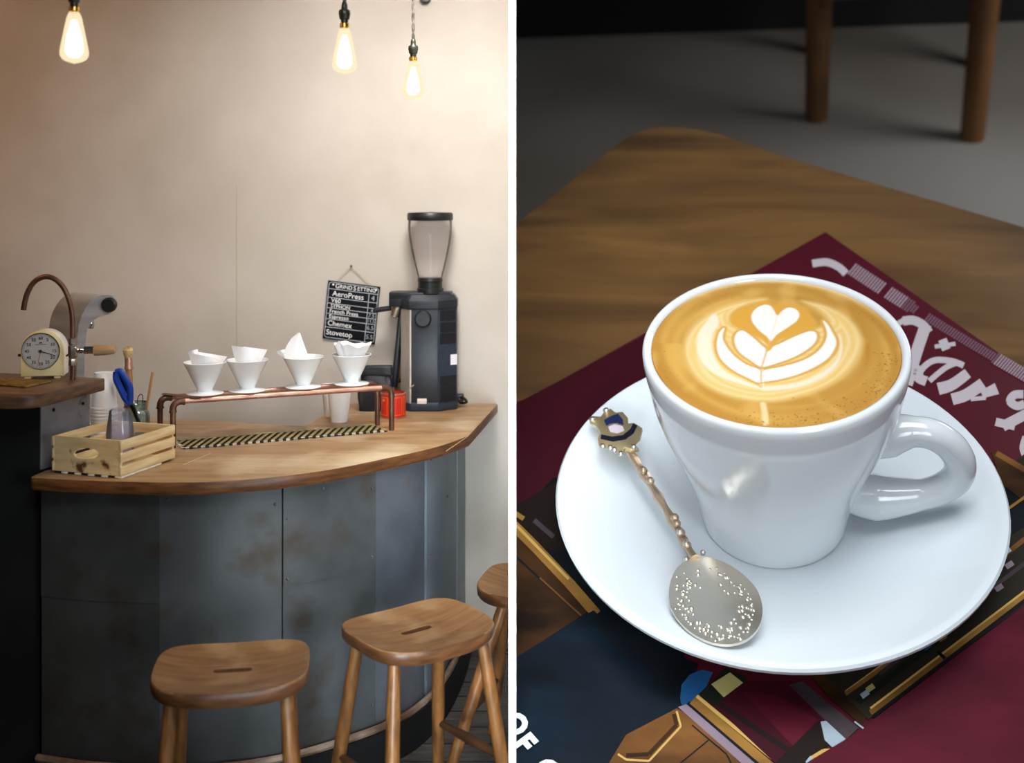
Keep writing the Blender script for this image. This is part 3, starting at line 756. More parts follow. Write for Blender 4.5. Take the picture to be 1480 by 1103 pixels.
lo_ = [(x, y, 160) for x, y in pol(hd)]; hi_ = [(lerp(gc.x-2*kg, x, .86), lerp(gc.y+.08, y, .80), 168) for x, y in pol(hd)]
vl = [b.bm.verts.new((x, y, CT+z*kg)) for x, y, z in lo_]; vh = [b.bm.verts.new((x, y, CT+z*kg)) for x, y, z in hi_]
for i in range(len(vl)): b.bm.faces.new((vl[i], vl[(i+1) % len(vl)], vh[(i+1) % len(vl)], vh[i]))
b.bm.faces.new(vh); b.build('head', m_navy, gr)
b = MB(); b.prism([(gc.x+x*kg, gc.y+y) for x, y in [(-62, .05), (-28, .03), (28, .055), (30, .14), (-50, .16), (-62, .13)]], CT+160*kg, CT+171*kg, bev=.004)
b.prism([(gc.x+x*kg, gc.y+y) for x, y in [(-62, .05), (-40, .035), (-40, .16), (-62, .13)]], CT+150*kg, CT+162*kg, bev=.003); b.build('top_plate', m_navy, gr)
nk = G(-2.5, .085, 0); nk.z = 0
mt = Matrix.Translation((nk.x, nk.y, CT))
b = MB(); b.lathe([(0, 169*kg), (19.5*kg, 169*kg), (19.5*kg, 176*kg), (18*kg, 177*kg), (18*kg, 186*kg), (19*kg, 187*kg), (18*kg, 192*kg), (0, 192*kg)], 40, mt); b.build('neck', m_black, gr)
b = MB(); kk = kg*1.015
b.lathe([(17.5*kg, 190*kg), (18.5*kk, 195*kg), (22*kk, 209*kg), (27*kk, 230*kg), (30.5*kk, 249*kg), (32*kk, 264*kg), (31.5*kk, 277*kg)], 48, mt, close=False); hp = b.build('hopper', m_hopper, gr)
b = MB(); b.lathe([(0, 276*kg), (32.5*kk, 276*kg), (33.2*kk, 278*kg), (33.2*kk, 285*kg), (31.5*kk, 287.5*kg), (0, 288.5*kg)], 48, mt); b.build('lid', m_black, gr)
b = MB(); q = G(-10.5, -.001, 134); b.lathe([(0, .022), (10*kg, .022), (12*kg, .017), (12.4*kg, .0), (0, .0)], 32, Matrix.Translation(q) @ Matrix.Rotation(PI/2, 4, 'X')); kn = b.build('grind_knob', m_black, gr)
b = MB(); b.ball(G(-10.5, -.024, 134), .004, (1, .5, 1), 8); b.build('knob_screw', m_screw, kn)
b = MB(); b.box(G(-12, -.003, 15), (13.5*kg, .008, 7.5*kg), bev=.002); b.build('switch', M('rocker_switch', 'e4ded4', rough=.4), gr)
# vents on the right face
a0, a1 = V((gc.x+11*kg, gc.y+.0)), V((gc.x+37*kg, gc.y+.055)); wv = (a1-a0); ang = math.atan2(wv.y, wv.x); nv = V((wv.y, -wv.x)).normalized()
for z0, z1 in ((131, 145), (114, 128), (97, 112), (37, 50), (21, 35), (5+5, 19)):
    cmid = a0+wv*.53+nv*.001
    bb = MB(); bb.box((cmid.x, cmid.y, CT+(z0+z1)/2*kg), (wv.length*.82, .003, (z1-z0)*kg), rot=Matrix.Rotation(ang, 3, 'Z')); v_ = bb.build('vent', m_vent, gr)
    bb = MB()
    for j in range(9):
        q = a0+wv*(.16+.74*j/8)+nv*.003
        bb.box((q.x, q.y, CT+(z0+z1)/2*kg), (.0024, .004, (z1-z0)*kg), rot=Matrix.Rotation(ang, 3, 'Z'))
    bb.build('vent_bars', m_navy, v_)
q = a0+wv*.84+nv*.001; b = MB(); b.box((q.x, q.y, CT+73*kg), (wv.length*.34, .002, 15*kg), rot=Matrix.Rotation(ang, 3, 'Z')); b.build('sticker', m_label, gr)
# spout, lever, chute
b = MB(); b.tube([G(-49, .075, 152), G(-55, .06, 134)], [.022, .014], 14); b.build('spout', M('spout_steel', 'a89a8a', rough=.3, metal=.9), gr)
b = MB(); b.tube([G(-60, .07, 147.5), G(-82, .04, 145)], [.011, .011], 10); b.build('lever', m_black, gr)
b = MB(); b.tube([G(-44, .10, 152), G(-55, .10, 40), G(-56, .10, 30)], [.012, .014, .012], 10); b.build('bag_guide', m_navy, gr)
b = MB(); b.box(G(-46, .09, 40), (10*kg, .02, 6*kg), bev=.003); b.build('guide_clip', m_black, gr)
b = MB(); b.box(G(41, .10, 14), (12*kg, .05, 11*kg), bev=.006); b.tube(smooth_path([G(40, .09, 16), G(47, .07, 15), G(51, .09, 9), G(47, .12, 5), G(40, .13, 5)], 5), .006, 8); b.build('power_cable', m_black, gr)

# --- chalkboard price list
yb = WALL-.012
TL, TR, BR, BL = P(474.3, 405.2, yb), P(549.5, 414.8, yb), P(541.3, 498.2, yb), P(466.3, 488.8, yb)
o0 = lerp(TL, BR, .5)
cbd = thing('chalkboard_sign', 'small black chalkboard of grind settings hanging crooked by string on the wall', 'sign', o0)
e1 = (TR-TL); Wb = e1.length; e1.normalize(); e2 = V((-e1.z, 0, e1.x)) if False else (TL-BL); Hb = e2.length; e2.normalize()
SM = Matrix(((e1.x, e2.x, 0, BL.x), (0, 0, -1, yb), (e1.z, e2.z, 0, BL.z), (0, 0, 0, 1)))   # u right, v up, w toward the viewer
ks = Wb/76.
b = MB(); b.prism([(0, 0), (Wb, 0), (Wb, Hb), (0, Hb)], -.009, 0, mat=SM, bev=.001); b.build('board', m_slate, cbd)
U = lambda x, y: (x*ks, Hb-y*ks)
b = MB()
def chl(x0, y0, x1, y1, w_=.32):
    a, c_ = V(U(x0, y0)), V(U(x1, y1)); t = (c_-a); nn_ = V((-t.y, t.x)).normalized()*w_*ks; b.prism([a+nn_, a-nn_, c_-nn_, c_+nn_], .0002, .0008, mat=SM)
rr = 4
chl(2+rr, 2, 74-rr, 2); chl(2+rr, 82, 74-rr, 82); chl(2, 2+rr, 2, 82-rr); chl(74, 2+rr, 74, 82-rr)
for cx_, cy_, a_ in ((2+rr, 2+rr, PI), (74-rr, 2+rr, -PI/2), (74-rr, 82-rr, 0), (2+rr, 82-rr, PI/2)):
    pv = None
    for i in range(7):
        a = a_+PI/2*i/6; p_ = (cx_+rr*math.cos(a), cy_+rr*math.sin(a))
        if pv: chl(*pv, *p_)
        pv = p_
ys = [11.5, 24, 32.3, 39.3, 47.4, 55.3, 67]
for y_ in ys: chl(2, y_, 74, y_)
chl(61, 11.5, 61, 82)
b.build('ruled_lines', M('chalk_line', 'cdd6de', rough=.9), cbd)
b = MB()
tx = lambda s_, x, y, sz, al='LEFT', bo=.0: b.text(s_, sz*ks*.94, SM @ Matrix.Translation((*U(x, y), .0003)) @ Matrix.Rotation(.02*random.uniform(-1, 1), 4, 'Z'), .0004, bo*ks*.6, 0, al)
tx('G', 11, 6.9, 9.6); tx('RIND', 17.6, 7.0, 8.3); tx('S', 37.5, 7, 9.6); tx('ETTING', 43.3, 7, 8.3)
for x_ in (8, 70.5): b.lathe([(0, 0), (1.5*ks, 0), (1.5*ks, .0008), (0, .0008)], 12, SM @ Matrix.Translation((*U(x_, 5), .0003)))
tx('AeroPress', 8, 18, 11.5); tx('V60', 7, 28, 9.4); tx('SYPHON', 7, 36, 7.8); tx('French Press', 6, 43.6, 8.6); tx('Espresso', 6, 51.4, 8.6); tx('Chemex', 5, 61.2, 11.0); tx('Stovetop', 4, 74.4, 11.2)
b.build('lettering', m_chalk, cbd)
b = MB()
for s_, y_, sz in (('4', 18, 11), ('4', 36.0, 8), ('7.5', 43.4, 8.4), ('11.5', 51.4, 7.2), ('6.5', 61.2, 9), ('5.5', 74.4, 9)): tx(s_, 67.3, y_, sz, 'CENTER', .0)
b.build('numbers', m_chalkdim, cbd)
nl = P(507.8, 385, WALL-.01)
b = MB(); b.tube([P(485.5, 406.5, yb-.001), nl-V((0, .001, 0)), P(538.5, 413, yb-.001)], .0019, 6); b.build('string', m_string, cbd)
b = MB(); b.lathe([(0, 0), (.0026, 0), (.0026, .014), (.005, .0145), (.005, .017), (0, .0175)], 12, Matrix.Translation(nl+V((0, .01, .001))) @ Matrix.Rotation(PI/2, 4, 'X')); tag(b.build('wall_nail', m_screw, loc=nl), 'small nail in the wall holding the chalkboard string', 'nail')

# --- pendant bulbs
def pendant(px, ytop, ybot, wpx, d, label):
    k_ = d/FPX; top = P(px, ytop, d); H_ = (ybot-ytop)*k_; R_ = wpx/2*k_
    t = thing('pendant_bulb', label, 'pendant light', P(px, ybot, d), 'pendant filament bulbs')
    mt = Matrix.Translation((top.x, top.y, top.z))
    pr = [(.36, 0), (.40, .02), (.52, .10), (.66, .28), (.82, .50), (.95, .68), (1.0, .78), (.97, .85), (.85, .91), (.6, .955), (.3, .98), (.12, .985), (.08, 1.0), (0, 1.005)]
    b = MB(); b.lathe([(r*R_, -z*H_) for r, z in pr], 32, mt, close=False); gl = b.build('glass_bulb', m_bulb, t)
    b = MB(); b.lathe([(0, -.14*H_), (.2*R_, -.16*H_), (.52*R_, -.5*H_), (.62*R_, -.76*H_), (.36*R_, -.87*H_), (0, -.87*H_)], 20, mt); b.build('filament', m_fil, gl)
    b = MB(); b.lathe([(.30*R_, .12*H_), (.38*R_, .10*H_), (.38*R_, .03*H_), (.34*R_, .02*H_), (.36*R_, -.01*H_)], 20, mt); b.build('brass_collar', m_brass, t)
    b = MB(); b.lathe([(.28*R_, .10*H_), (.30*R_, .19*H_), (.40*R_, .20*H_), (.44*R_, .28*H_), (.47*R_, .30*H_), (.47*R_, .38*H_), (.42*R_, .40*H_), (.3*R_, .41*H_), (.25*R_, .45*H_), (.25*R_, .50*H_), (.20*R_, .56*H_), (.08*R_, .61*H_), (0, .62*H_)], 24, mt); b.build('lamp_holder', m_bronze, t)
    b = MB(); z1 = 3.1-top.z
    for ph in (0, PI):
        b.tube([V((top.x+.003*math.cos(ph+j*.9), top.y+.003*math.sin(ph+j*.9), top.z+.6*H_+(z1-.6*H_)*j/70)) for j in range(71)], .0032, 6)
    b.build('twisted_cord', m_cord, t)
    b = MB(); b.lathe([(0, z1), (.045, z1), (.04, z1-.02), (.012, z1-.03), (0, z1-.03)], 24, mt); b.build('ceiling_rose', m_bronze, t)
pendant(107.3, 18, 92, 40, 3.05, 'glowing filament bulb hanging at the left, alone')
pendant(498, 41, 107, 36, 3.3, 'middle glowing filament bulb, larger of the right hand pair')
pendant(597.3, 88.5, 144, 30.5, 3.9, 'glowing filament bulb nearest the wall, hanging lowest at the right')
q = P(615, -2, WALL)
b = MB(); b.lathe([(0, 0), (.024, 0), (.024, .012), (.016, .03), (.02, .034), (.02, .042), (0, .044)], 24, Matrix.Translation(q) @ Matrix.Rotation(PI/2, 4, 'X')); tag(b.build('cable_cleat', m_bronze, loc=q), 'small dark round cable cleat on the wall at the top right', 'cleat')

# --- stools
def seat_outline(a, w, d, e=3.6):
    c_, s_ = math.cos(a), math.sin(a)
    r = (abs(c_/w)**e+abs(s_/d)**e)**(-1/e)
    x, y = r*c_, r*s_
    if y > 0: y -= .014*(1-(x/w)**2)*(y/d)**2       # back edge slightly hollow
    else: y -= .012*(1-(x/w)**2)*(y/d)**2           # front edge bowed
    return x, y
def stool(cx_, cy_, zs, rz, label, legs, stret, w=.2, d=.165, cut=False):
    t = thing('wooden_stool', label, 'stool', (cx_, cy_, 0), 'wooden bar stools', rz=rz)
    Mx = Matrix.Translation((cx_, cy_, 0)) @ Matrix.Rotation(rz, 4, 'Z')
    def fin(b, name, mats):
        if cut: b.cut((XL-.001, 0, 0), (1, 0, 0))
        return b.build(name, mats, t)
    b = MB(); N_ = 72; R_ = 10
    def slot(a): 
        c_, s_ = math.cos(a), math.sin(a); return (.048*math.copysign(abs(c_)**.45, c_)*1.06, .0115*math.copysign(abs(s_)**.45, s_)+.008)
    def top(u, v):
        a = 2*PI*u; x0, y0 = slot(a); x1, y1 = seat_outline(a, w, d)
        x, y = lerp(x0, x1, v), lerp(y0, y1, v)
        z = zs-.021*(1-v**2)*(1-.25*(y/d)) + .006*(abs(x)/w)**2 - .004*max(0, -y/d)
        return V((x, y, z))
    rings = [[b.bm.verts.new(Mx @ top(k_/N_, j/R_)) for k_ in range(N_)] for j in range(R_+1)]
    def ringof(f): return [b.bm.verts.new(Mx @ f(k_/N_)) for k_ in range(N_)]
    def off(sx, dz):
        def f(u):
            p = top(u, 1); return V((p.x*sx, p.y*sx, p.z+dz))
        return f
    outer = [ringof(off(1.012, -.004)), ringof(off(1.018, -.012)), ringof(off(1.012, -.030)), ringof(off(.975, -.040))]
    slb = ringof(lambda u: V((*slot(2*PI*u), zs-.046)))
    allr = [slb]+rings+outer+[slb]
    for A2, B2 in zip(allr, allr[1:]):
        for k_ in range(N_): b.bm.faces.new((A2[k_], A2[(k_+1) % N_], B2[(k_+1) % N_], B2[k_]))
    o = fin(b, 'seat', [m_stoolwood, m_stooledge])
    for f in o.data.polygons:
        if f.normal.z < .5: f.material_index = 1
    pos = []
    for (tx_, ty_, fx, fy) in legs:
        A0, A1 = V((tx_, ty_, zs-.036)), V((fx, fy, 0)); pos.append((A0, A1))
        b = MB(); b.tube([Mx @ lerp(A0, A1, q_) for q_ in (0, .25, .5, .75, 1)], [.0165, .0195, .0205, .019, .0165], 14); fin(b, 'leg', m_stoolleg)
    for i, j, z_ in stret:
        A0 = lerp(*pos[i], (zs-.036-z_)/(zs-.036)); A1 = lerp(*pos[j], (zs-.036-z_)/(zs-.036))
        b = MB(); b.tube([Mx @ lerp(A0, A1, q_) for q_ in (0, .2, .5, .8, 1)], [.009, .012, .0155, .012, .009], 12); fin(b, 'stretcher', m_stretch)
    return t
ZS = .595
lg = [(-.145, -.105, -.178, -.160), (.145, -.105, .178, -.160), (-.140, .095, -.170, .150), (.140, .095, .170, .150)]
stool((336-CX)*3.04/FPX, 3.04, ZS, math.radians(9), 'wooden stool in front at the left, handle slot running level', lg, [(0, 2, .2), (1, 3, .2), (0, 1, .3)])
lg2 = [(-.15, -.11, -.205, -.175), (.15, -.11, .215, -.175), (-.14, .10, -.20, .175), (.14, .10, .19, .175)]
stool((604-CX)*3.33/FPX, 3.33, ZS, math.radians(38), 'wooden stool in the middle, turned at an angle, whole seat and four legs showing', lg2, [(0, 2, .21), (1, 3, .21)], w=.2, d=.17)
lg3 = [(-.10, -.11, -.27, -.18), (.14, -.11, .18, -.16), (-.14, .09, -.215, .17), (.14, .09, .18, .16)]
stool(.1, 3.72, ZS, math.radians(-14), 'wooden stool at the right, mostly cut off by the white divider', lg3, [(0, 2, .2), (1, 3, .2), (2, 3, .3)], cut=True)

# ================================================================== RIGHT: the cup on its table
R = SETM
rmat = {}
m_table = M('table_oak', '3f2812', '8a6333', rough=.55, scale=1.1, stretch=(.45, 2.6, 1.), detail=7, dist=.7, lo=.25, hi=.78, rotz=.35, c3='1f1209', s3=.42, lo3=.5, hi3=.75)
m_tabedge = M('table_edge', '3a1f0d', '5a3316', rough=.5, scale=1)
m_glaze = M('white_glaze', 'dfe5e9', rough=.12, coat=.4)
m_glaze2 = M('white_glaze_saucer', 'dbe3e9', rough=.14, coat=.3)
m_sil = M('tarnished_silver', 'd2cabb', 'e2dccf', rough=.30, metal=1., scale=2)
m_silstem = M('gilt_silver_stem', 'b39a80', 'cbb49c', rough=.35, metal=.85, scale=4)
m_enb = M('navy_enamel', '1f2750', rough=.2)
m_enk = M('black_enamel', '191b2b', rough=.2)
m_enw = M('pale_enamel', 'cfc3cf', rough=.25)
m_gilt = M('gilt_crest', 'c3ab78', 'd6c49a', rough=.35, metal=.8, scale=5)
m_rfloor = M('far_floor', '5a4d41', '8a8680', rough=.75, scale=.09, detail=2, lo=.3, hi=.7)
m_chair = M('far_chair_wood', '573616', '714a22', rough=.6, scale=1)
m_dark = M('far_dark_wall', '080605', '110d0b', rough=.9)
cutR = ((XR+.001, 0, 0), (-1, 0, 0))

FZ = -.72
b = MB(R); b.box((.3, 1.8, FZ-.02), (4.4, 4.2, .04)); b.cut(*cutR); struct(b.build('floor', m_rfloor, loc=(.3, 1.8, FZ)))
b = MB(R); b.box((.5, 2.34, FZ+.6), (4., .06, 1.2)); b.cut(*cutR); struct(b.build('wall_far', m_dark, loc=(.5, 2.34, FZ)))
# table
tpx = [(746, 320), (830, 254), (890, 207), (915, 191), (935, 184), (955, 181), (985, 181.5), (1012, 185), (1040, 191), (1090, 208), (1155, 230), (1480, 325)]
tp = [T(x, y, 0) for x, y in tpx]
l_ext = tp[0]+(tp[0]-tp[1]).normalized()*.3; r_ext = tp[-1]+(tp[-1]-tp[-2]).normalized()*.14
poly = [(l_ext.x, l_ext.y)]+[(p.x, p.y) for p in tp]+[(r_ext.x, r_ext.y), (.33, -.12), (.2, -.15), (-.2, -.15)]
tb_ = thing('cafe_table', 'brown wooden cafe table with rounded corner under the magazine', 'table', (0, .05, FZ), space=R)
b = MB(R); b.prism(poly, -.022, 0, bev=.003); b.cut(*cutR); o = b.build('table_top', [m_table, m_tabedge], tb_)
for f in o.data.polygons:
    if abs(f.normal.z) < .5: f.material_index = 1
for x, y in ((-.03, .22), (.16, .05), (.0, -.07)):
    b = MB(R); b.tube([(x, y, -.02), (x, y, FZ)], [.022, .016], 14); b.build('leg', m_tabedge, tb_)
# chair behind
ch = thing('wooden_chair', 'blurred wooden chair standing on the floor beyond the table', 'chair', (.22, 1.8, FZ), space=R)
f1_, f2_ = T(1180, 172, FZ), T(1405, 200, FZ)
def upto(px, py, y): return TV(px, py, y)
for (ft, px_, w_) in ((f1_, 1180, .026), (f2_, 1405, .026)):
    topz = -.25
    bsx = Matrix.Translation((ft.x, ft.y, lerp(FZ, topz, .5)))
    b = MB(R); b.tube([(ft.x, ft.y, FZ), (ft.x, ft.y, topz)], [w_*.85, w_*1.05], 14); b.build('leg', m_chair, ch)
for dx in (.0,):
    b = MB(R); back = [(f1_.x+.02, f1_.y+.34), (f2_.x+.062, f2_.y+.34)]
for x, y in back:
    b = MB(R); b.tube([(x, y, FZ), (x, y, -.25)], .02, 10); b.build('leg', m_dark, ch)
yr = (f1_.y+f2_.y)/2
za = TV(1290, -8, yr).z
b = MB(R); b.box(((f1_.x+f2_.x)/2, yr, za+.012), (abs(f2_.x-f1_.x), .022, .03), bev=.004); b.build('front_rail', m_chair, ch)
b = MB(R); b.box(((f1_.x+f2_.x)/2, yr+.18, -.235), (abs(f2_.x-f1_.x)+.08, .44, .03), bev=.01); b.build('seat', m_chair, ch)

# magazine --------------------------------------------------------
mh = .0035
cn = T(1193, 335, mh); lp = T(746, 585, mh); rp = T(1480, 535, mh)
eL = (lp-cn).normalized(); eR = (rp-cn).normalized()
mg = thing('magazine', 'dark red magazine lying on the table under the saucer', 'magazine', cn, space=R)
quad = [cn, cn+eL*.345, cn+eL*.345+eR*.30, cn+eR*.225]
qq = [(p.x, p.y) for p in quad]
b = MB(R); b.prism(qq, .0004, mh, bev=.0003); b.cut(*cutR)
o = b.build('pages', [M('page_edges', '55434a', rough=.8), M('cover_red', '47101c', '521423', rough=.5, scale=.8, spec=.12)], mg)
for f in o.data.polygons:
    if f.normal.z > .5: f.material_index = 1
pal = ['4a0e1d', '0b1018', '10202c', '2c1a0e', '8a6330', '1d1410', '1c4a78', 'b3a86a', '3a0c18', '43393c', '9fb0bd', '1a1c14', '6b4a26', 'c7a25a', '29251c', '5a1428', '8b7a86', '24364a']
pal[1] = '070a0f'; pal[2] = '0c1822'
pm = [M('cover_print_%s' % c, c, rough=.5, spec=.12, scale=3) for c in pal]
for i_, (ca, cb2) in {3: ('1a0f08', '4b2f14'), 12: ('4a2c14', '84592c'), 2: ('070d13', '0e1e2b'), 15: ('430d1b', '591527'), 1: ('090b0f', '141a20'), 4: ('6b4a1e', 'a87c3c'), 9: ('2e272c', '52484c')}.items():
    pm[i_] = M('cover_print_mottled_%d' % i_, ca, cb2, rough=.5, spec=.12, scale=2.2, detail=7, stretch=(1, 2, 1))
b = MB(R); lay = [mh+.00004]
def pr2(ci_, pts):
    lay[0] += .000012; b.mi = ci_; b.face([T(x, y, lay[0]) for x, y in pts])
def ln(ci_, pts, w_):
    for (x0, y0), (x1, y1) in zip(pts, pts[1:]):
        L_ = math.hypot(x1-x0, y1-y0); nx_, ny_ = -(y1-y0)/L_*w_/2, (x1-x0)/L_*w_/2
        pr2(ci_, [(x0+nx_, y0+ny_), (x1+nx_, y1+ny_), (x1-nx_, y1-ny_), (x0-nx_, y0-ny_)])
pr2(8, [(700, 600), (760, 576), (960, 470), (1010, 560), (820, 720), (730, 760)])           # red at the left
pr2(1, [(720, 760), (760, 735), (800, 690), (900, 720), (1010, 1000), (840, 1140), (720, 1140)])
pr2(5, [(720, 745), (815, 690), (860, 800), (740, 790)])
pr2(3, [(720, 770), (750, 772), (845, 868), (852, 882), (746, 952), (720, 965)])
ln(4, [(735, 752), (775, 792), (822, 842), (862, 888)], 15); ln(13, [(735, 748), (822, 837)], 4)
ln(1, [(746, 805), (850, 900)], 3); ln(12, [(780, 835), (840, 890)], 2.5)
ln(9, [(772, 752), (800, 776)], 7); ln(4, [(745, 742), (757, 750)], 7)
pr2(2, [(720, 962), (746, 950), (858, 882), (940, 960), (1010, 975), (985, 1022), (905, 1062), (882, 1105), (860, 1140), (720, 1140)])
pr2(1, [(850, 885), (1010, 960), (1000, 985), (950, 985), (880, 930)])
pr2(6, [(983, 1010), (985, 990), (997, 975), (1015, 968), (1030, 972), (1018, 1000), (992, 1023), (986, 1022)])
pr2(12, [(905, 1062), (978, 1024), (1003, 1038), (1120, 1120), (1100, 1140), (850, 1140), (880, 1103)])
ln(13, [(978, 1028), (984, 1050), (938, 1100), (905, 1098), (893, 1090)], 3); ln(3, [(974, 1032), (978, 1048), (938, 1090), (905, 1092)], 6)
ln(1, [(980, 1106), (1024, 1070)], 2); ln(1, [(1000, 1048), (1050, 1090), (1060, 1110)], 2)
pr2(16, [(980, 1022), (992, 1018), (1110, 1115), (1085, 1115)])
ln(1, [(994, 1016), (1105, 1112)], 5); ln(4, [(1001, 1012), (1118, 1112)], 13); ln(13, [(1007, 1006), (1128, 1106)], 5)
pr2(11, [(1010, 1003), (1050, 965), (1080, 980), (1045, 1030)]); pr2(7, [(1028, 989), (1055, 972), (1074, 987), (1046, 1008)])
pr2(8, [(1034, 1022), (1078, 985), (1150, 985), (1185, 1020), (1200, 1055), (1140, 1120), (1120, 1103)])
pr2(15, [(1072, 1000), (1120, 1003), (1182, 1040), (1146, 1078)]); ln(5, [(1040, 1018), (1140, 1085)], 8)
pr2(5, [(1146, 1078), (1184, 1042), (1200, 1075), (1150, 1115), (1120, 1103)])
pr2(3, [(1170, 975), (1220, 968), (1262, 1020), (1245, 1048), (1200, 1010)])
pr2(9, [(1140, 990), (1160, 985), (1241, 1052), (1222, 1070)]); ln(10, [(1235, 1043), (1248, 1053)], 2.5)
pr2(10, [(1186, 1043), (1194, 1042), (1222, 1068), (1218, 1080), (1205, 1082), (1192, 1070)]); ln(13, [(1172, 1096), (1190, 1085), (1212, 1084)], 5); ln(10, [(1166, 1103), (1173, 1094)], 5)
pr2(14, [(1180, 965), (1300, 900), (1420, 780), (1440, 690), (1500, 640), (1500, 860), (1255, 1040), (1225, 1010)])
pr2(1, [(1440, 690), (1500, 690), (1500, 750), (1420, 800)])
ln(12, [(1405, 840), (1500, 764)], 7); ln(13, [(1222, 1000), (1290, 950), (1350, 905)], 3); ln(4, [(1222, 1003), (1300, 948)], 6)
ln(9, [(1270, 975), (1500, 800)], 6); ln(11, [(1240, 1015), (1400, 890)], 10)
ln(4, [(1258, 1030), (1500, 845)], 8); ln(13, [(1258, 1024), (1500, 840)], 3); ln(1, [(1262, 1036), (1500, 854)], 4); ln(1, [(1355, 942), (1366, 952)], 5)
for (x_, y_, c_) in ((1258, 995, 7), (1250, 1004, 10), (1345, 917, 6), (1362, 922, 4), (1450, 775, 17), (1455, 797, 10), (1441, 806, 6), (1452, 770, 6), (1340, 935, 6), (1459, 817, 16), (1444, 850, 16)):
    ln(c_, [(x_-5, y_+3), (x_+5, y_-4)], 8)
pr2(15, [(1262, 1040), (1500, 860), (1500, 1140), (1120, 1140), (1170, 1100), (1250, 1052)])
pr2(3, [(1432, 650), (1500, 690), (1500, 740), (1448, 700)]); ln(12, [(1440, 655), (1500, 690)], 8); ln(4, [(1448, 742), (1500, 705)], 4)
b.cut(*cutR) if False else None
bmesh.ops.bisect_plane(b.bm, geom=b.bm.verts[:]+b.bm.edges[:]+b.bm.faces[:], plane_co=R.inverted() @ V(cutR[0]), plane_no=(R.inverted().to_3x3().inverted().transposed() @ V(cutR[1])).normalized(), clear_outer=True)
b.build('cover_picture', pm, mg, smooth=False, recalc=False)
# title lettering, drawn as broad pen strokes on the cover
m_tw = M('title_white', 'bdb3b9', rough=.5, spec=.3); m_td = M('title_mauve', '70505e', rough=.5, spec=.3)
b = MB(R); lay[0] = mh+.0014*0+.0009*0+.0008
def pen(pts, w0, w1=None):
    pts = [V((p_.x, p_.y)) for p_ in smooth_path([(x, y, 0) for x, y in pts], 5)] if len(pts) > 2 else [V(p_) for p_ in pts]; n_ = len(pts)-1
    for i in range(n_):
        a, c_ = pts[i], pts[i+1]; t_ = (c_-a).normalized(); nn_ = V((-t_.y, t_.x))
        wa, wb = lerp(w0, w1 or w0, i/n_)/2, lerp(w0, w1 or w0, (i+1)/n_)/2
        lay[0] += .000002
        b.face([T(*q_, lay[0]) for q_ in (a+nn_*wa-t_*1, c_+nn_*wb+t_*1, c_-nn_*wb+t_*1, a-nn_*wa-t_*1)])
lay[0] = mh+.00006
b = MB(R); lay[0] = mh+.00006
pen([(1175, 381), (1195, 379), (1212, 386), (1222, 395)], 11)
b.build('title_letter', m_tw, mg, smooth=False, recalc=False)
b = MB(R); lay[0] = mh+.00006
pen([(1306, 464), (1320, 463), (1334, 470), (1342, 480)], 13); pen([(1338, 470), (1326, 505), (1311, 555)], 17)   # N
pen([(1298, 468), (1308, 462)], 8)
b.build('title_letter', m_tw, mg, smooth=False, recalc=False)
b = MB(R); lay[0] = mh+.00006
pen([(1360, 500), (1370, 496)], 16); pen([(1352, 501), (1380, 497)], 6)
b.build('title_letter', m_tw, mg, smooth=False, recalc=False)
b = MB(R); lay[0] = mh+.00006
pen([(1392, 528), (1375, 522), (1350, 521), (1333, 533), (1327, 547)], 9); pen([(1330, 530), (1327, 545), (1338, 551)], 14); pen([(1384, 524), (1366, 532), (1344, 550)], 8)   # e
b.build('title_letter', m_tw, mg, smooth=False, recalc=False)
b = MB(R); lay[0] = mh+.00006
pen([(1398, 540), (1376, 556), (1357, 562)], 15, 18); pen([(1420, 555), (1396, 571), (1377, 577)], 17); pen([(1440, 562), (1420, 570)], 17, 11); pen([(1424, 575), (1404, 577)], 6)   # w
b.build('title_letter', m_tw, mg, smooth=False, recalc=False)
b = MB(R); lay[0] = mh+.00006
pen([(1478, 570), (1466, 571), (1460, 580), (1470, 587), (1480, 584)], 12); pen([(1440, 610), (1466, 616)], 12); pen([(1450, 616), (1492, 594)], 15)   # Y
b.build('title_letter', m_tw, mg, smooth=False, recalc=False)
b = MB(R); lay[0] = mh+.00006
pen([(1482, 632), (1478, 648), (1484, 664)], 9)
b.build('title_letter', m_tw, mg, smooth=False, recalc=False)
b = MB(R); b.mi = 0
lay[0] = mh+.00006
x0, y0, x1, y1 = 1232, 389, 1488, 546
for j in range(74):
    t_ = j/73
    if j in (13, 14, 27, 28, 29, 30): continue
    x, y = lerp(x0, x1, t_), lerp(y0, y1, t_)+3*math.sin(t_*PI)
    L_ = (14 if t_ < .33 else 9 if t_ < .8 else 13)
    b.mi = 0 if (t_ < .3 or t_ > .82) else 1
    pen([(x+L_*.40, y-L_*.48), (x-L_*.40, y+L_*.48)], 2.7)
b.build('subtitle_lettering', [M('title_grey', '9a848f', rough=.5, spec=.12), m_td], mg, smooth=False, recalc=False)
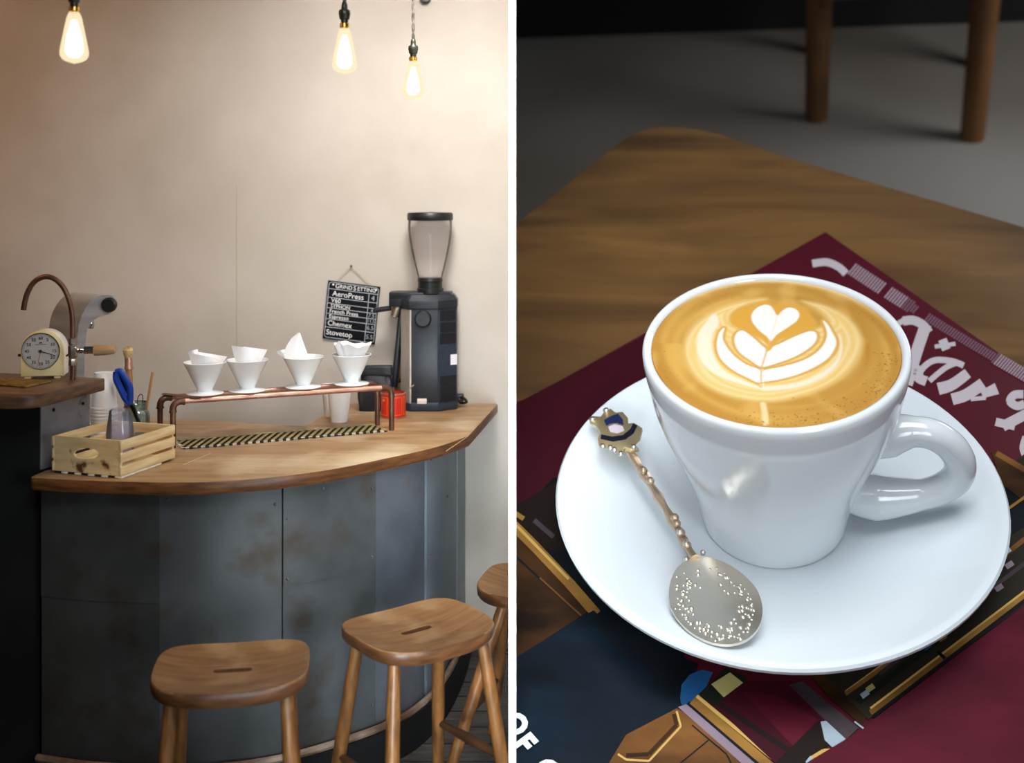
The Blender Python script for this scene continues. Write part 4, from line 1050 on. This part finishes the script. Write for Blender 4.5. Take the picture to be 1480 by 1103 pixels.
# OF C lettering in the lower left corner of the cover
b = MB(R); bx_ = T(744, 1052, mh); 
def tdir(px, py, ax, ay):
    o_ = T(px, py, mh+.00100); a = (T(px+ax, py+ay, mh+.00100)-o_).normalized(); n_ = V((0, 0, 1)); c_ = n_.cross(a)
    return Matrix(((a.x, c_.x, 0, o_.x), (a.y, c_.y, 0, o_.y), (a.z, c_.z, 1, o_.z), (0, 0, 0, 1)))
for s_, px_, py_ in (('O', 744, 1047), ('F', 757, 1075), ('C', 789, 1114)):
    b.text(s_, .0095, tdir(px_, py_, 28, 32), .00002, .0005)
bmesh.ops.bisect_plane(b.bm, geom=b.bm.verts[:]+b.bm.edges[:]+b.bm.faces[:], plane_co=R.inverted() @ V(cutR[0]), plane_no=(R.inverted().to_3x3().inverted().transposed() @ V(cutR[1])).normalized(), clear_outer=True)
b.build('cover_lettering', M('cover_white', 'dfe6ec', rough=.5), mg, smooth=False)

# saucer ----------------------------------------------------------
cy0 = -.0195
sz0 = mh+.0009
b = MB(R)
b.lathe([(0, .003), (.027, .003), (.029, .0), (.032, .0), (.034, .0035), (.05, .0065), (.068, .0135), (.0765, .0172), (.0785, .0190), (.0787, .0203), (.0780, .0212), (.0768, .0213), (.0750, .0206), (.067, .0165), (.052, .0105), (.040, .0078), (.033, .0070), (.030, .0062), (0, .0060)], 96, Matrix.Translation((0, cy0, sz0)))
tag(b.build('saucer', m_glaze2, loc=(0, cy0, sz0)), 'white round saucer on the magazine under the coffee cup', 'saucer')
# cup -------------------------------------------------------------
cz0 = sz0+.0062; Hr = .0885
cup = thing('coffee_cup', 'white glazed coffee cup with loop handle standing on the saucer', 'cup', (0, cy0, cz0), space=R)
k0 = Hr-cz0; Rr = .0436
out = [(0, .004), (.0215, .004), (.0235, .0), (.0255, .0004), (.0262, .003), (.0272, .010), (.0294, .020), (.0328, .0305), (.0364, .0405), (.0394, .0495), (.0414, .058), (.0426, .066), (Rr, k0-.004), (Rr, k0-.0015), (Rr-.0006, k0-.0003), (Rr-.0016, k0), (Rr-.0028, k0-.0008), (Rr-.0034, k0-.003), (Rr-.0046, .06), (.034, .045), (.027, .028), (.022, .012), (0, .009)]
b = MB(R); b.lathe(out, 96, Matrix.Translation((0, cy0, cz0)))
b.build('cup_body', m_glaze, cup, angle=60)
yh_ = cy0-.001
hp_ = [(1225, 650), (1262, 637), (1296, 627), (1322, 624), (1350, 629), (1373, 644), (1386, 664), (1386, 684), (1372, 700), (1345, 712), (1310, 717), (1272, 719), (1235, 716), (1200, 712)]
pth = smooth_path([TV(x, y, yh_) for x, y in hp_], 5)
nP = len(pth)
rad = []
for i in range(nP):
    t_ = i/(nP-1); rad.append(.0053+.0022*max(0, 1-abs(t_-.12)*9)+.0030*max(0, 1-abs(t_-.86)*7)-.002*max(0, (t_-.92)/.08))
b = MB(R); b.tube(pth, rad, 20, flat=(1.28, .86, (0, 1, 0)) if False else None); b.build('handle', m_glaze, cup)
# coffee with latte art (a disc whose surface colours are computed) --------
hc = Hr-.0015; Rc = Rr-.0031
g = .00028; nG = int(2*Rc/g)+1
def zpx(lst): return np.array([(890+x/3.289, 350+y/3.289) for x, y in lst])
def toplane(a): return np.array([tuple(T(x, y, hc).xy) for x, y in a])
def sub(poly, n=5):                     # closed smooth curve
    p = [V((x, y, 0)) for x, y in poly]; N_ = len(p); o_ = []
    for i in range(N_):
        p0, p1, p2, p3 = p[i-1], p[i], p[(i+1) % N_], p[(i+2) % N_]
        for k_ in range(n):
            t = k_/n; q_ = .5*((2*p1)+(p2-p0)*t+(2*p0-5*p1+4*p2-p3)*t*t+(3*p1-p0-3*p2+p3)*t**3); o_.append((q_.x, q_.y))
    return np.array(o_)
xs = (np.arange(nG)-(nG-1)/2)*g
GX, GY = np.meshgrid(xs, xs+cy0, indexing='ij')
rad_ = np.sqrt(GX**2+(GY-cy0)**2)
def sdf(poly):
    d = np.full(GX.shape, 1e9); ins = np.zeros(GX.shape, bool); n_ = len(poly)
    for i in range(n_):
        ax, ay = poly[i]; bx2, by2 = poly[(i+1) % n_]
        ex_, ey_ = bx2-ax, by2-ay; t = np.clip(((GX-ax)*ex_+(GY-ay)*ey_)/(ex_*ex_+ey_*ey_+1e-18), 0, 1)
        d = np.minimum(d, (GX-ax-t*ex_)**2+(GY-ay-t*ey_)**2)
        c_ = ((ay > GY) != (by2 > GY)) & (GX < ex_*(GY-ay)/(by2-ay+1e-18)+ax); ins ^= c_
    d = np.sqrt(d); return np.where(ins, -d, d)
def sst(x, a, c_): 
    t = np.clip((x-a)/(c_-a), 0, 1); return t*t*(3-2*t)
def L3(h): return np.array(lin(h)[:3])
NZ = np.zeros(GX.shape); NS = np.zeros(GX.shape)
step = 4
for i in range(0, nG, step):
    for j in range(0, nG, step):
        x, y = xs[i]*100, xs[j]*100
        rr_ = math.hypot(x, y); a_ = math.atan2(y, x)
        NZ[i:i+step, j:j+step] = mnoise.noise(V((rr_*3.2+.3*math.sin(2*a_), a_*.9, 1.3)))
        NS[i:i+step, j:j+step] = mnoise.noise(V((x*1.1, y*1.1, 5.)))
def blur(a, n_=2):
    for _ in range(n_):
        a = (a+np.roll(a, 1, 0)+np.roll(a, -1, 0)+np.roll(a, 1, 1)+np.roll(a, -1, 1))/5
    return a
NZ = blur(NZ, 6); NS = blur(NS, 6)
colr = np.zeros(GX.shape+(3,))
colr[:] = L3('b98a3c')
def mixc(mask, c_): 
    global colr
    m_ = mask[..., None]; colr = colr*(1-m_)+np.array(c_)*m_
mixc(sst(NZ, -.1, .6)*.75, L3('d2a653')); mixc(sst(-NZ, .05, .6)*.7, L3('ad7624'))
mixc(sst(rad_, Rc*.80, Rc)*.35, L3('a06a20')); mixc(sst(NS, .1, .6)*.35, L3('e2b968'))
# paler foam towards the upper rim
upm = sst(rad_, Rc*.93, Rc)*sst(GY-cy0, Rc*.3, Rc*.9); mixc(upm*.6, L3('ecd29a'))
halo = sub(toplane(zpx([(700, 262), (560, 285), (440, 335), (350, 410), (315, 500), (335, 590), (400, 670), (500, 725), (610, 755), (700, 765), (800, 758), (930, 725), (1050, 670), (1130, 600), (1180, 510), (1170, 430), (1110, 355), (1010, 300), (900, 275), (880, 285), (960, 330), (1000, 380), (960, 400), (850, 420), (720, 420), (600, 400), (560, 350), (640, 300), (720, 280)])), 4)
sh_ = sdf(halo); hal = sst(-sh_, -.0012, .0022)
mixc(hal, L3('dcb972'))
bands = .5+.5*np.sin(sh_*2400+NZ*3)
mixc(hal*bands*.55*sst(-sh_, .0, .003), L3('ead2a0')); mixc(hal*(1-bands)*.4*sst(-sh_, .001, .004), L3('e6bd6c'))
def shape(lst, c_, soft=.00042, grow=0., amt=1., n_=5):
    m_ = sst(-(sdf(sub(toplane(zpx(lst)), n_))-grow), -soft, soft)*amt; mixc(m_, L3(c_)); return m_
WHT = 'e9e6e0'
shape([(470, 340), (425, 385), (392, 440), (388, 510), (410, 570), (460, 620), (540, 657), (620, 682), (690, 698), (690, 686), (610, 660), (530, 622), (480, 570), (455, 500), (460, 440), (490, 385)], 'e6dac2', .0006, 0, .95)
shape([(700, 688), (800, 680), (900, 657), (990, 612), (1050, 555), (1066, 500), (1060, 440), (1076, 500), (1060, 570), (1005, 630), (900, 680), (800, 700), (700, 706)], 'e6dac2', .0006, 0, .9)
shape([(560, 330), (640, 300), (870, 300), (930, 350), (940, 420), (740, 470), (600, 420), (540, 380)], 'd39c3e', .0012)
l3 = [(516, 408), (492, 432), (480, 490), (494, 545), (535, 592), (605, 635), (688, 668), (688, 612), (620, 582), (562, 540), (522, 490), (507, 452)]
r3 = [(985, 374), (1008, 392), (1030, 430), (1048, 472), (1036, 520), (1000, 560), (930, 602), (830, 640), (702, 662), (697, 614), (790, 592), (880, 566), (950, 528), (992, 480), (1004, 430)]
GLD = 'cf9c46'
shape(l3, GLD, .0005, .0010); shape(r3, GLD, .0005, .0010); shape(l3, WHT); shape(r3, WHT); shape([(688, 672), (690, 600), (700, 600), (704, 668), (697, 690)], WHT)
l2 = [(600, 420), (570, 440), (566, 480), (590, 525), (640, 562), (688, 592), (704, 565), (716, 515), (690, 488), (645, 448)]
r2 = [(722, 512), (790, 478), (860, 445), (920, 424), (950, 430), (955, 460), (930, 495), (870, 535), (790, 568), (694, 594), (702, 560)]
shape(l2, GLD, .0005, .0010); shape(r2, GLD, .0005, .0010); shape(l2, WHT); shape(r2, WHT)
shape([(757, 372), (722, 300), (682, 300), (646, 335), (645, 375), (675, 418), (715, 450), (738, 476), (768, 440), (825, 405), (866, 372), (873, 340), (852, 316), (815, 312), (785, 335)], 'd39c3e', .0005, .0016)
shape([(735, 470), (745, 500), (722, 520), (715, 505)], 'd39c3e', .0005)
shape([(766, 348), (735, 303), (690, 302), (650, 335), (648, 375), (680, 418), (720, 450), (737, 472), (765, 440), (820, 404), (862, 372), (872, 340), (850, 316), (815, 312), (785, 332)], WHT)
shape([(768, 345), (755, 380), (745, 430), (740, 465), (748, 430), (762, 380)], 'ead0a0', .0004, 0, .6)
# stem line of the pour
for pts_, c_, w_ in (([(735, 470), (718, 515), (695, 590), (690, 640), (694, 685)], 'd8a85a', .00035), ([(700, 770), (708, 810), (712, 862)], 'ead3a0', .0009), ([(690, 690), (640, 655), (560, 620), (510, 580), (480, 540)], 'd8a24a', .00035), ([(690, 670), (800, 655), (930, 615), (1010, 570), (1050, 500)], 'd8a24a', .00035)):
    pl = toplane(zpx(pts_)); d = np.full(GX.shape, 1e9)
    for (ax, ay), (bx2, by2) in zip(pl, pl[1:]):
        ex_, ey_ = bx2-ax, by2-ay; t = np.clip(((GX-ax)*ex_+(GY-ay)*ey_)/(ex_*ex_+ey_*ey_), 0, 1); d = np.minimum(d, np.hypot(GX-ax-t*ex_, GY-ay-t*ey_))
    mixc((1-sst(d, w_*.5, w_*1.6))*.75, L3(c_))
rb = np.random.RandomState(3)
for i in range(230):                    # bubbles, mostly along the near right rim
    a = rb.uniform(-1.9, .0) if i < 190 else rb.uniform(0, 2*PI); r1 = Rc*(1-abs(rb.normal(0, .09))-.03)
    bx2, by2 = r1*math.cos(a), cy0+r1*math.sin(a); s_ = rb.uniform(.00022, .0005) if i < 30 else rb.uniform(.00015, .00032)
    d = np.hypot(GX-bx2, GY-by2); mixc((1-sst(d, s_*.4, s_*1.3))*.65, L3('7a4a12'))
keep = rad_ <= Rc
idx = -np.ones(GX.shape, int); idx[keep] = np.arange(keep.sum())
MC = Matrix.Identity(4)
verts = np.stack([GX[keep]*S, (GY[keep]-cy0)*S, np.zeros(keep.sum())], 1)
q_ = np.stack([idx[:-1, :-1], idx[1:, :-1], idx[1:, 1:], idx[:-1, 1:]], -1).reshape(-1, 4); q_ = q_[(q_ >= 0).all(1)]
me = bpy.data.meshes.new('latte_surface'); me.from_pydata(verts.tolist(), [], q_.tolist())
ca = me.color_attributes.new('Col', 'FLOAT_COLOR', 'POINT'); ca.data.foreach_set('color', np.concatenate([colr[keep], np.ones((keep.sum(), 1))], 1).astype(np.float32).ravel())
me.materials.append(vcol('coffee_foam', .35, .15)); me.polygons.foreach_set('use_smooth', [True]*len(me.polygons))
lat = thing('latte', 'golden coffee with a white leaf and heart poured in its foam', 'coffee', (0, cy0, hc), space=R)
o = bpy.data.objects.new('foam', me); COL.objects.link(o); o.parent = lat
b = MB(R); b.lathe([(0, -.0003), (Rc+.0003, -.0003), (Rc-.0015, -.02), (0, -.02)], 64, Matrix.Translation((0, cy0, hc))); b.build('liquid', M('coffee_brown', 'a86a1c', rough=.3), lat)

# souvenir spoon --------------------------------------------------
nk_, tip = T(1003, 806, .0198), T(1064, 930, .0262)
sl, sr = T(981, 862, .0228), T(1112, 868, .0228)
sp = thing('souvenir_spoon', 'ornate silver souvenir spoon with crest resting on the saucer', 'spoon', nk_, space=R)
ax_ = (tip-nk_); Ls = ax_.length; ax_.normalize(); sd = V((ax_.y, -ax_.x, 0)).normalized()
Wd = (sr-sl).length/2; cmid = lerp(nk_, tip, .5)
if sd.x < 0: sd = -sd
def bowl(u, v, top=True):
    a = 2*PI*u; yv = -math.cos(a); xv = math.sin(a)
    wd = Wd*(1-.10*yv*0)*(1.0)
    x = xv*v*wd*(1-.12*max(0, -yv)*v); y = yv*v*Ls/2
    dep = .0042*(1-v**2.2)
    return cmid+sd*x+ax_*y+V((0, 0, -dep+(0 if top else -.0011)))
b = MB(R); b.grid(lambda u, v: bowl(u, v, True), 64, 16); b.grid(lambda u, v: bowl(u, v, False), 64, 16)
b.grid(lambda u, v: lerp(bowl(u, 1, True), bowl(u, 1, False), v), 64, 1)
bmesh.ops.remove_doubles(b.bm, verts=b.bm.verts, dist=.00003)
rb = random.Random(4)
for i in range(120):                    # embossed scroll work around a plain centre
    a = rb.uniform(.1*PI, 1.9*PI) if i < 100 else rb.uniform(0, 2*PI); v_ = rb.gauss(.66, .13)
    if not .42 < v_ < .92: continue
    q_ = bowl(a/(2*PI), v_); r_ = rb.uniform(.0004, .0009)
    b.ball(q_, r_, (1, 1, .7), 8)
for k_ in range(26):
    q_ = bowl((k_+.5)/26*.62+.19, .80); b.ball(q_, .0005, (1, 1, .7), 8)
bw = b.build('bowl', m_sil, sp, angle=50)
cr_ = T(893, 640, .0265)
stem = [nk_+ax_*.001, T(985, 776, .0195), T(966, 742, .0215), T(945, 708, .0235), T(925, 676, .0258), T(908, 650, .0280)]
b = MB(R); b.tube(smooth_path(stem, 6), [.0021, .0016, .0014, .0013, .0015, .0018]+[.0015, .0013, .0014, .0017, .0021, .0017]*3+[.0014, .0015, .0019, .0017, .0014, .0013, .0017][:7], 10)
for q_ in (T(975, 748, .0235), T(978, 757, .0230), T(984, 770, .022), T(993, 788, .021), T(940, 695, .026), T(930, 680, .0275)): b.ball(q_, .0016, (1, 1, .9), 10)
b.build('stem', m_silstem, sp)
for q_ in (T(1016, 799, .0195), T(991.5, 808.5, .0195)):
    b = MB(R); b.ball(q_, .0010, (1, 1, 1), 12); b.build('shoulder_bead', m_sil, sp)
for q_ in (T(983, 768, .0225), T(992, 785, .0215)):
    b = MB(R); b.ball(q_, .0013, (1, 1.4, .8), 12); b.build('stem_bead', m_sil, sp)
hcr = .0300
ol = [(868, 603), (873, 596), (877, 594), (882, 591), (890, 597), (900, 596), (908, 605), (908, 613), (917, 612), (929, 620), (925, 634), (917, 642), (924, 650), (912, 652), (903, 648), (898, 658), (888, 648), (876, 645), (866, 644), (864, 634), (868, 626), (860, 613), (852, 610), (856, 602)]
b = MB(R); b.prism([tuple(T(x, y, hcr).xy) for x, y in ol], hcr-.0012, hcr+.0004, bev=.0003); crs = b.build('crest', m_gilt, sp)
b = MB(R)
hb = hcr+.0006
b.prism([tuple(T(x, y, hb).xy) for x, y in [(873, 607), (884, 601), (893, 598), (900, 606), (901, 614), (892, 611), (882, 612), (876, 615)]], hb-.0004, hb); b.build('blue_enamel', m_enb, crs)
b = MB(R); b.prism([tuple(T(x, y, hb).xy) for x, y in [(869, 628), (885, 631), (900, 629), (911, 620), (915, 612), (921, 615), (916, 626), (904, 635), (886, 638), (868, 634)]], hb-.0004, hb); b.build('scroll_ribbon', m_enk, crs)
b = MB(R); b.prism([tuple(T(x, y, hb).xy) for x, y in [(879, 617), (888, 613), (900, 616), (902, 622), (893, 626), (882, 624)]], hb-.0004, hb); b.build('pale_shield', m_enw, crs)
for x, y in ((871, 645), (882, 647), (888, 650), (897, 656), (916, 646), (856, 606), (876, 593)):
    b = MB(R); b.ball(T(x, y, hcr+.0006), .0013, (1, 1, .7), 10); b.build('crest_bead', m_sil, crs)

# ================================================================== light
W_ = bpy.data.worlds.new('World'); SC.world = W_; W_.use_nodes = True
bg = W_.node_tree.nodes['Background']; bg.inputs[0].default_value = (.70, .72, .76, 1); bg.inputs[1].default_value = .06
def area(name, loc, target, size, power, col, sy=None):
    l = bpy.data.lights.new(name, 'AREA'); l.energy = power; l.color = col; l.size = size
    if sy: l.shape = 'RECTANGLE'; l.size_y = sy
    o = bpy.data.objects.new(name, l); COL.objects.link(o); o.location = loc
    o.rotation_euler = (V(target)-V(loc)).to_track_quat('-Z', 'Y').to_euler(); return o
# left room: warm ceiling light close to the wall, cool daylight from the front right
l_ = area('ceiling_light_left_room', (-.20, 3.45, 2.98), (-.20, 4.75, 1.55), .5, 19, (1., .965, .94), .4); l_.data.spread = math.radians(110)
l_ = area('daylight_left_room', (-.22, 1.6, 2.72), (-.25, 4.5, .5), .8, 10, (.90, .95, 1.), .8); l_.data.spread = math.radians(100)
l_ = area('side_window', (1.5, .7, 1.15), (-.40, 4.1, .55), .9, 10, (.90, .95, 1.), 1.1); l_.data.spread = math.radians(80)
l_ = area('low_fill_left_room', (-.22, .9, .55), (-.04, 4.7, .50), .5, 4.5, (.84, .93, 1.), .8); l_.data.spread = math.radians(36)  # unseen low fill lamp, added to brighten the lower wall and steel
area('tungsten_left_room', (-2.6, 2.9, 2.9), (-2.1, 4.7, 1.7), .4, 10, (1., .47, .13), .4)
def setlight(name, loc, target, size, power, col, sy=None):
    area(name, R @ V(loc), R @ V(target), size*S, power, col, sy*S if sy else None)
# right setting: broad overhead window light over the table, a weaker one on the floor beyond
setlight('window_over_table', (.10, -.02, .95), (0, 0, .0), .5, 820, (.93, .97, 1.), .5)
setlight('far_floor_window', (1.1, 1.5, .25), (.7, 1.45, FZ), .5, 1100, (.92, .96, 1.), .5)

# ================================================================== camera
cam = bpy.data.cameras.new('camera'); co = bpy.data.objects.new('camera', cam); COL.objects.link(co)
co.location = CAM; co.rotation_euler = (PI/2, 0, 0)
cam.sensor_fit = 'HORIZONTAL'; cam.sensor_width = 36; cam.lens = FPX/1480*36
cam.shift_y = -(551.5-CY)/1480
cam.clip_end = 200; cam.clip_start = .05
cam.dof.use_dof = True
pf = R @ V((0, cy0-.015, Hr-.01))
cam.dof.focus_distance = pf.y+.12
cam.dof.aperture_fstop = 40.14/1000/.0255
SC.camera = co
SC.cycles.transparent_max_bounces = 32
print('FOCUS', pf.y, 'near table', (R @ T(746, 1103, 0)).y)
SC.view_settings.view_transform = 'Standard'
SC.view_settings.look = 'None'
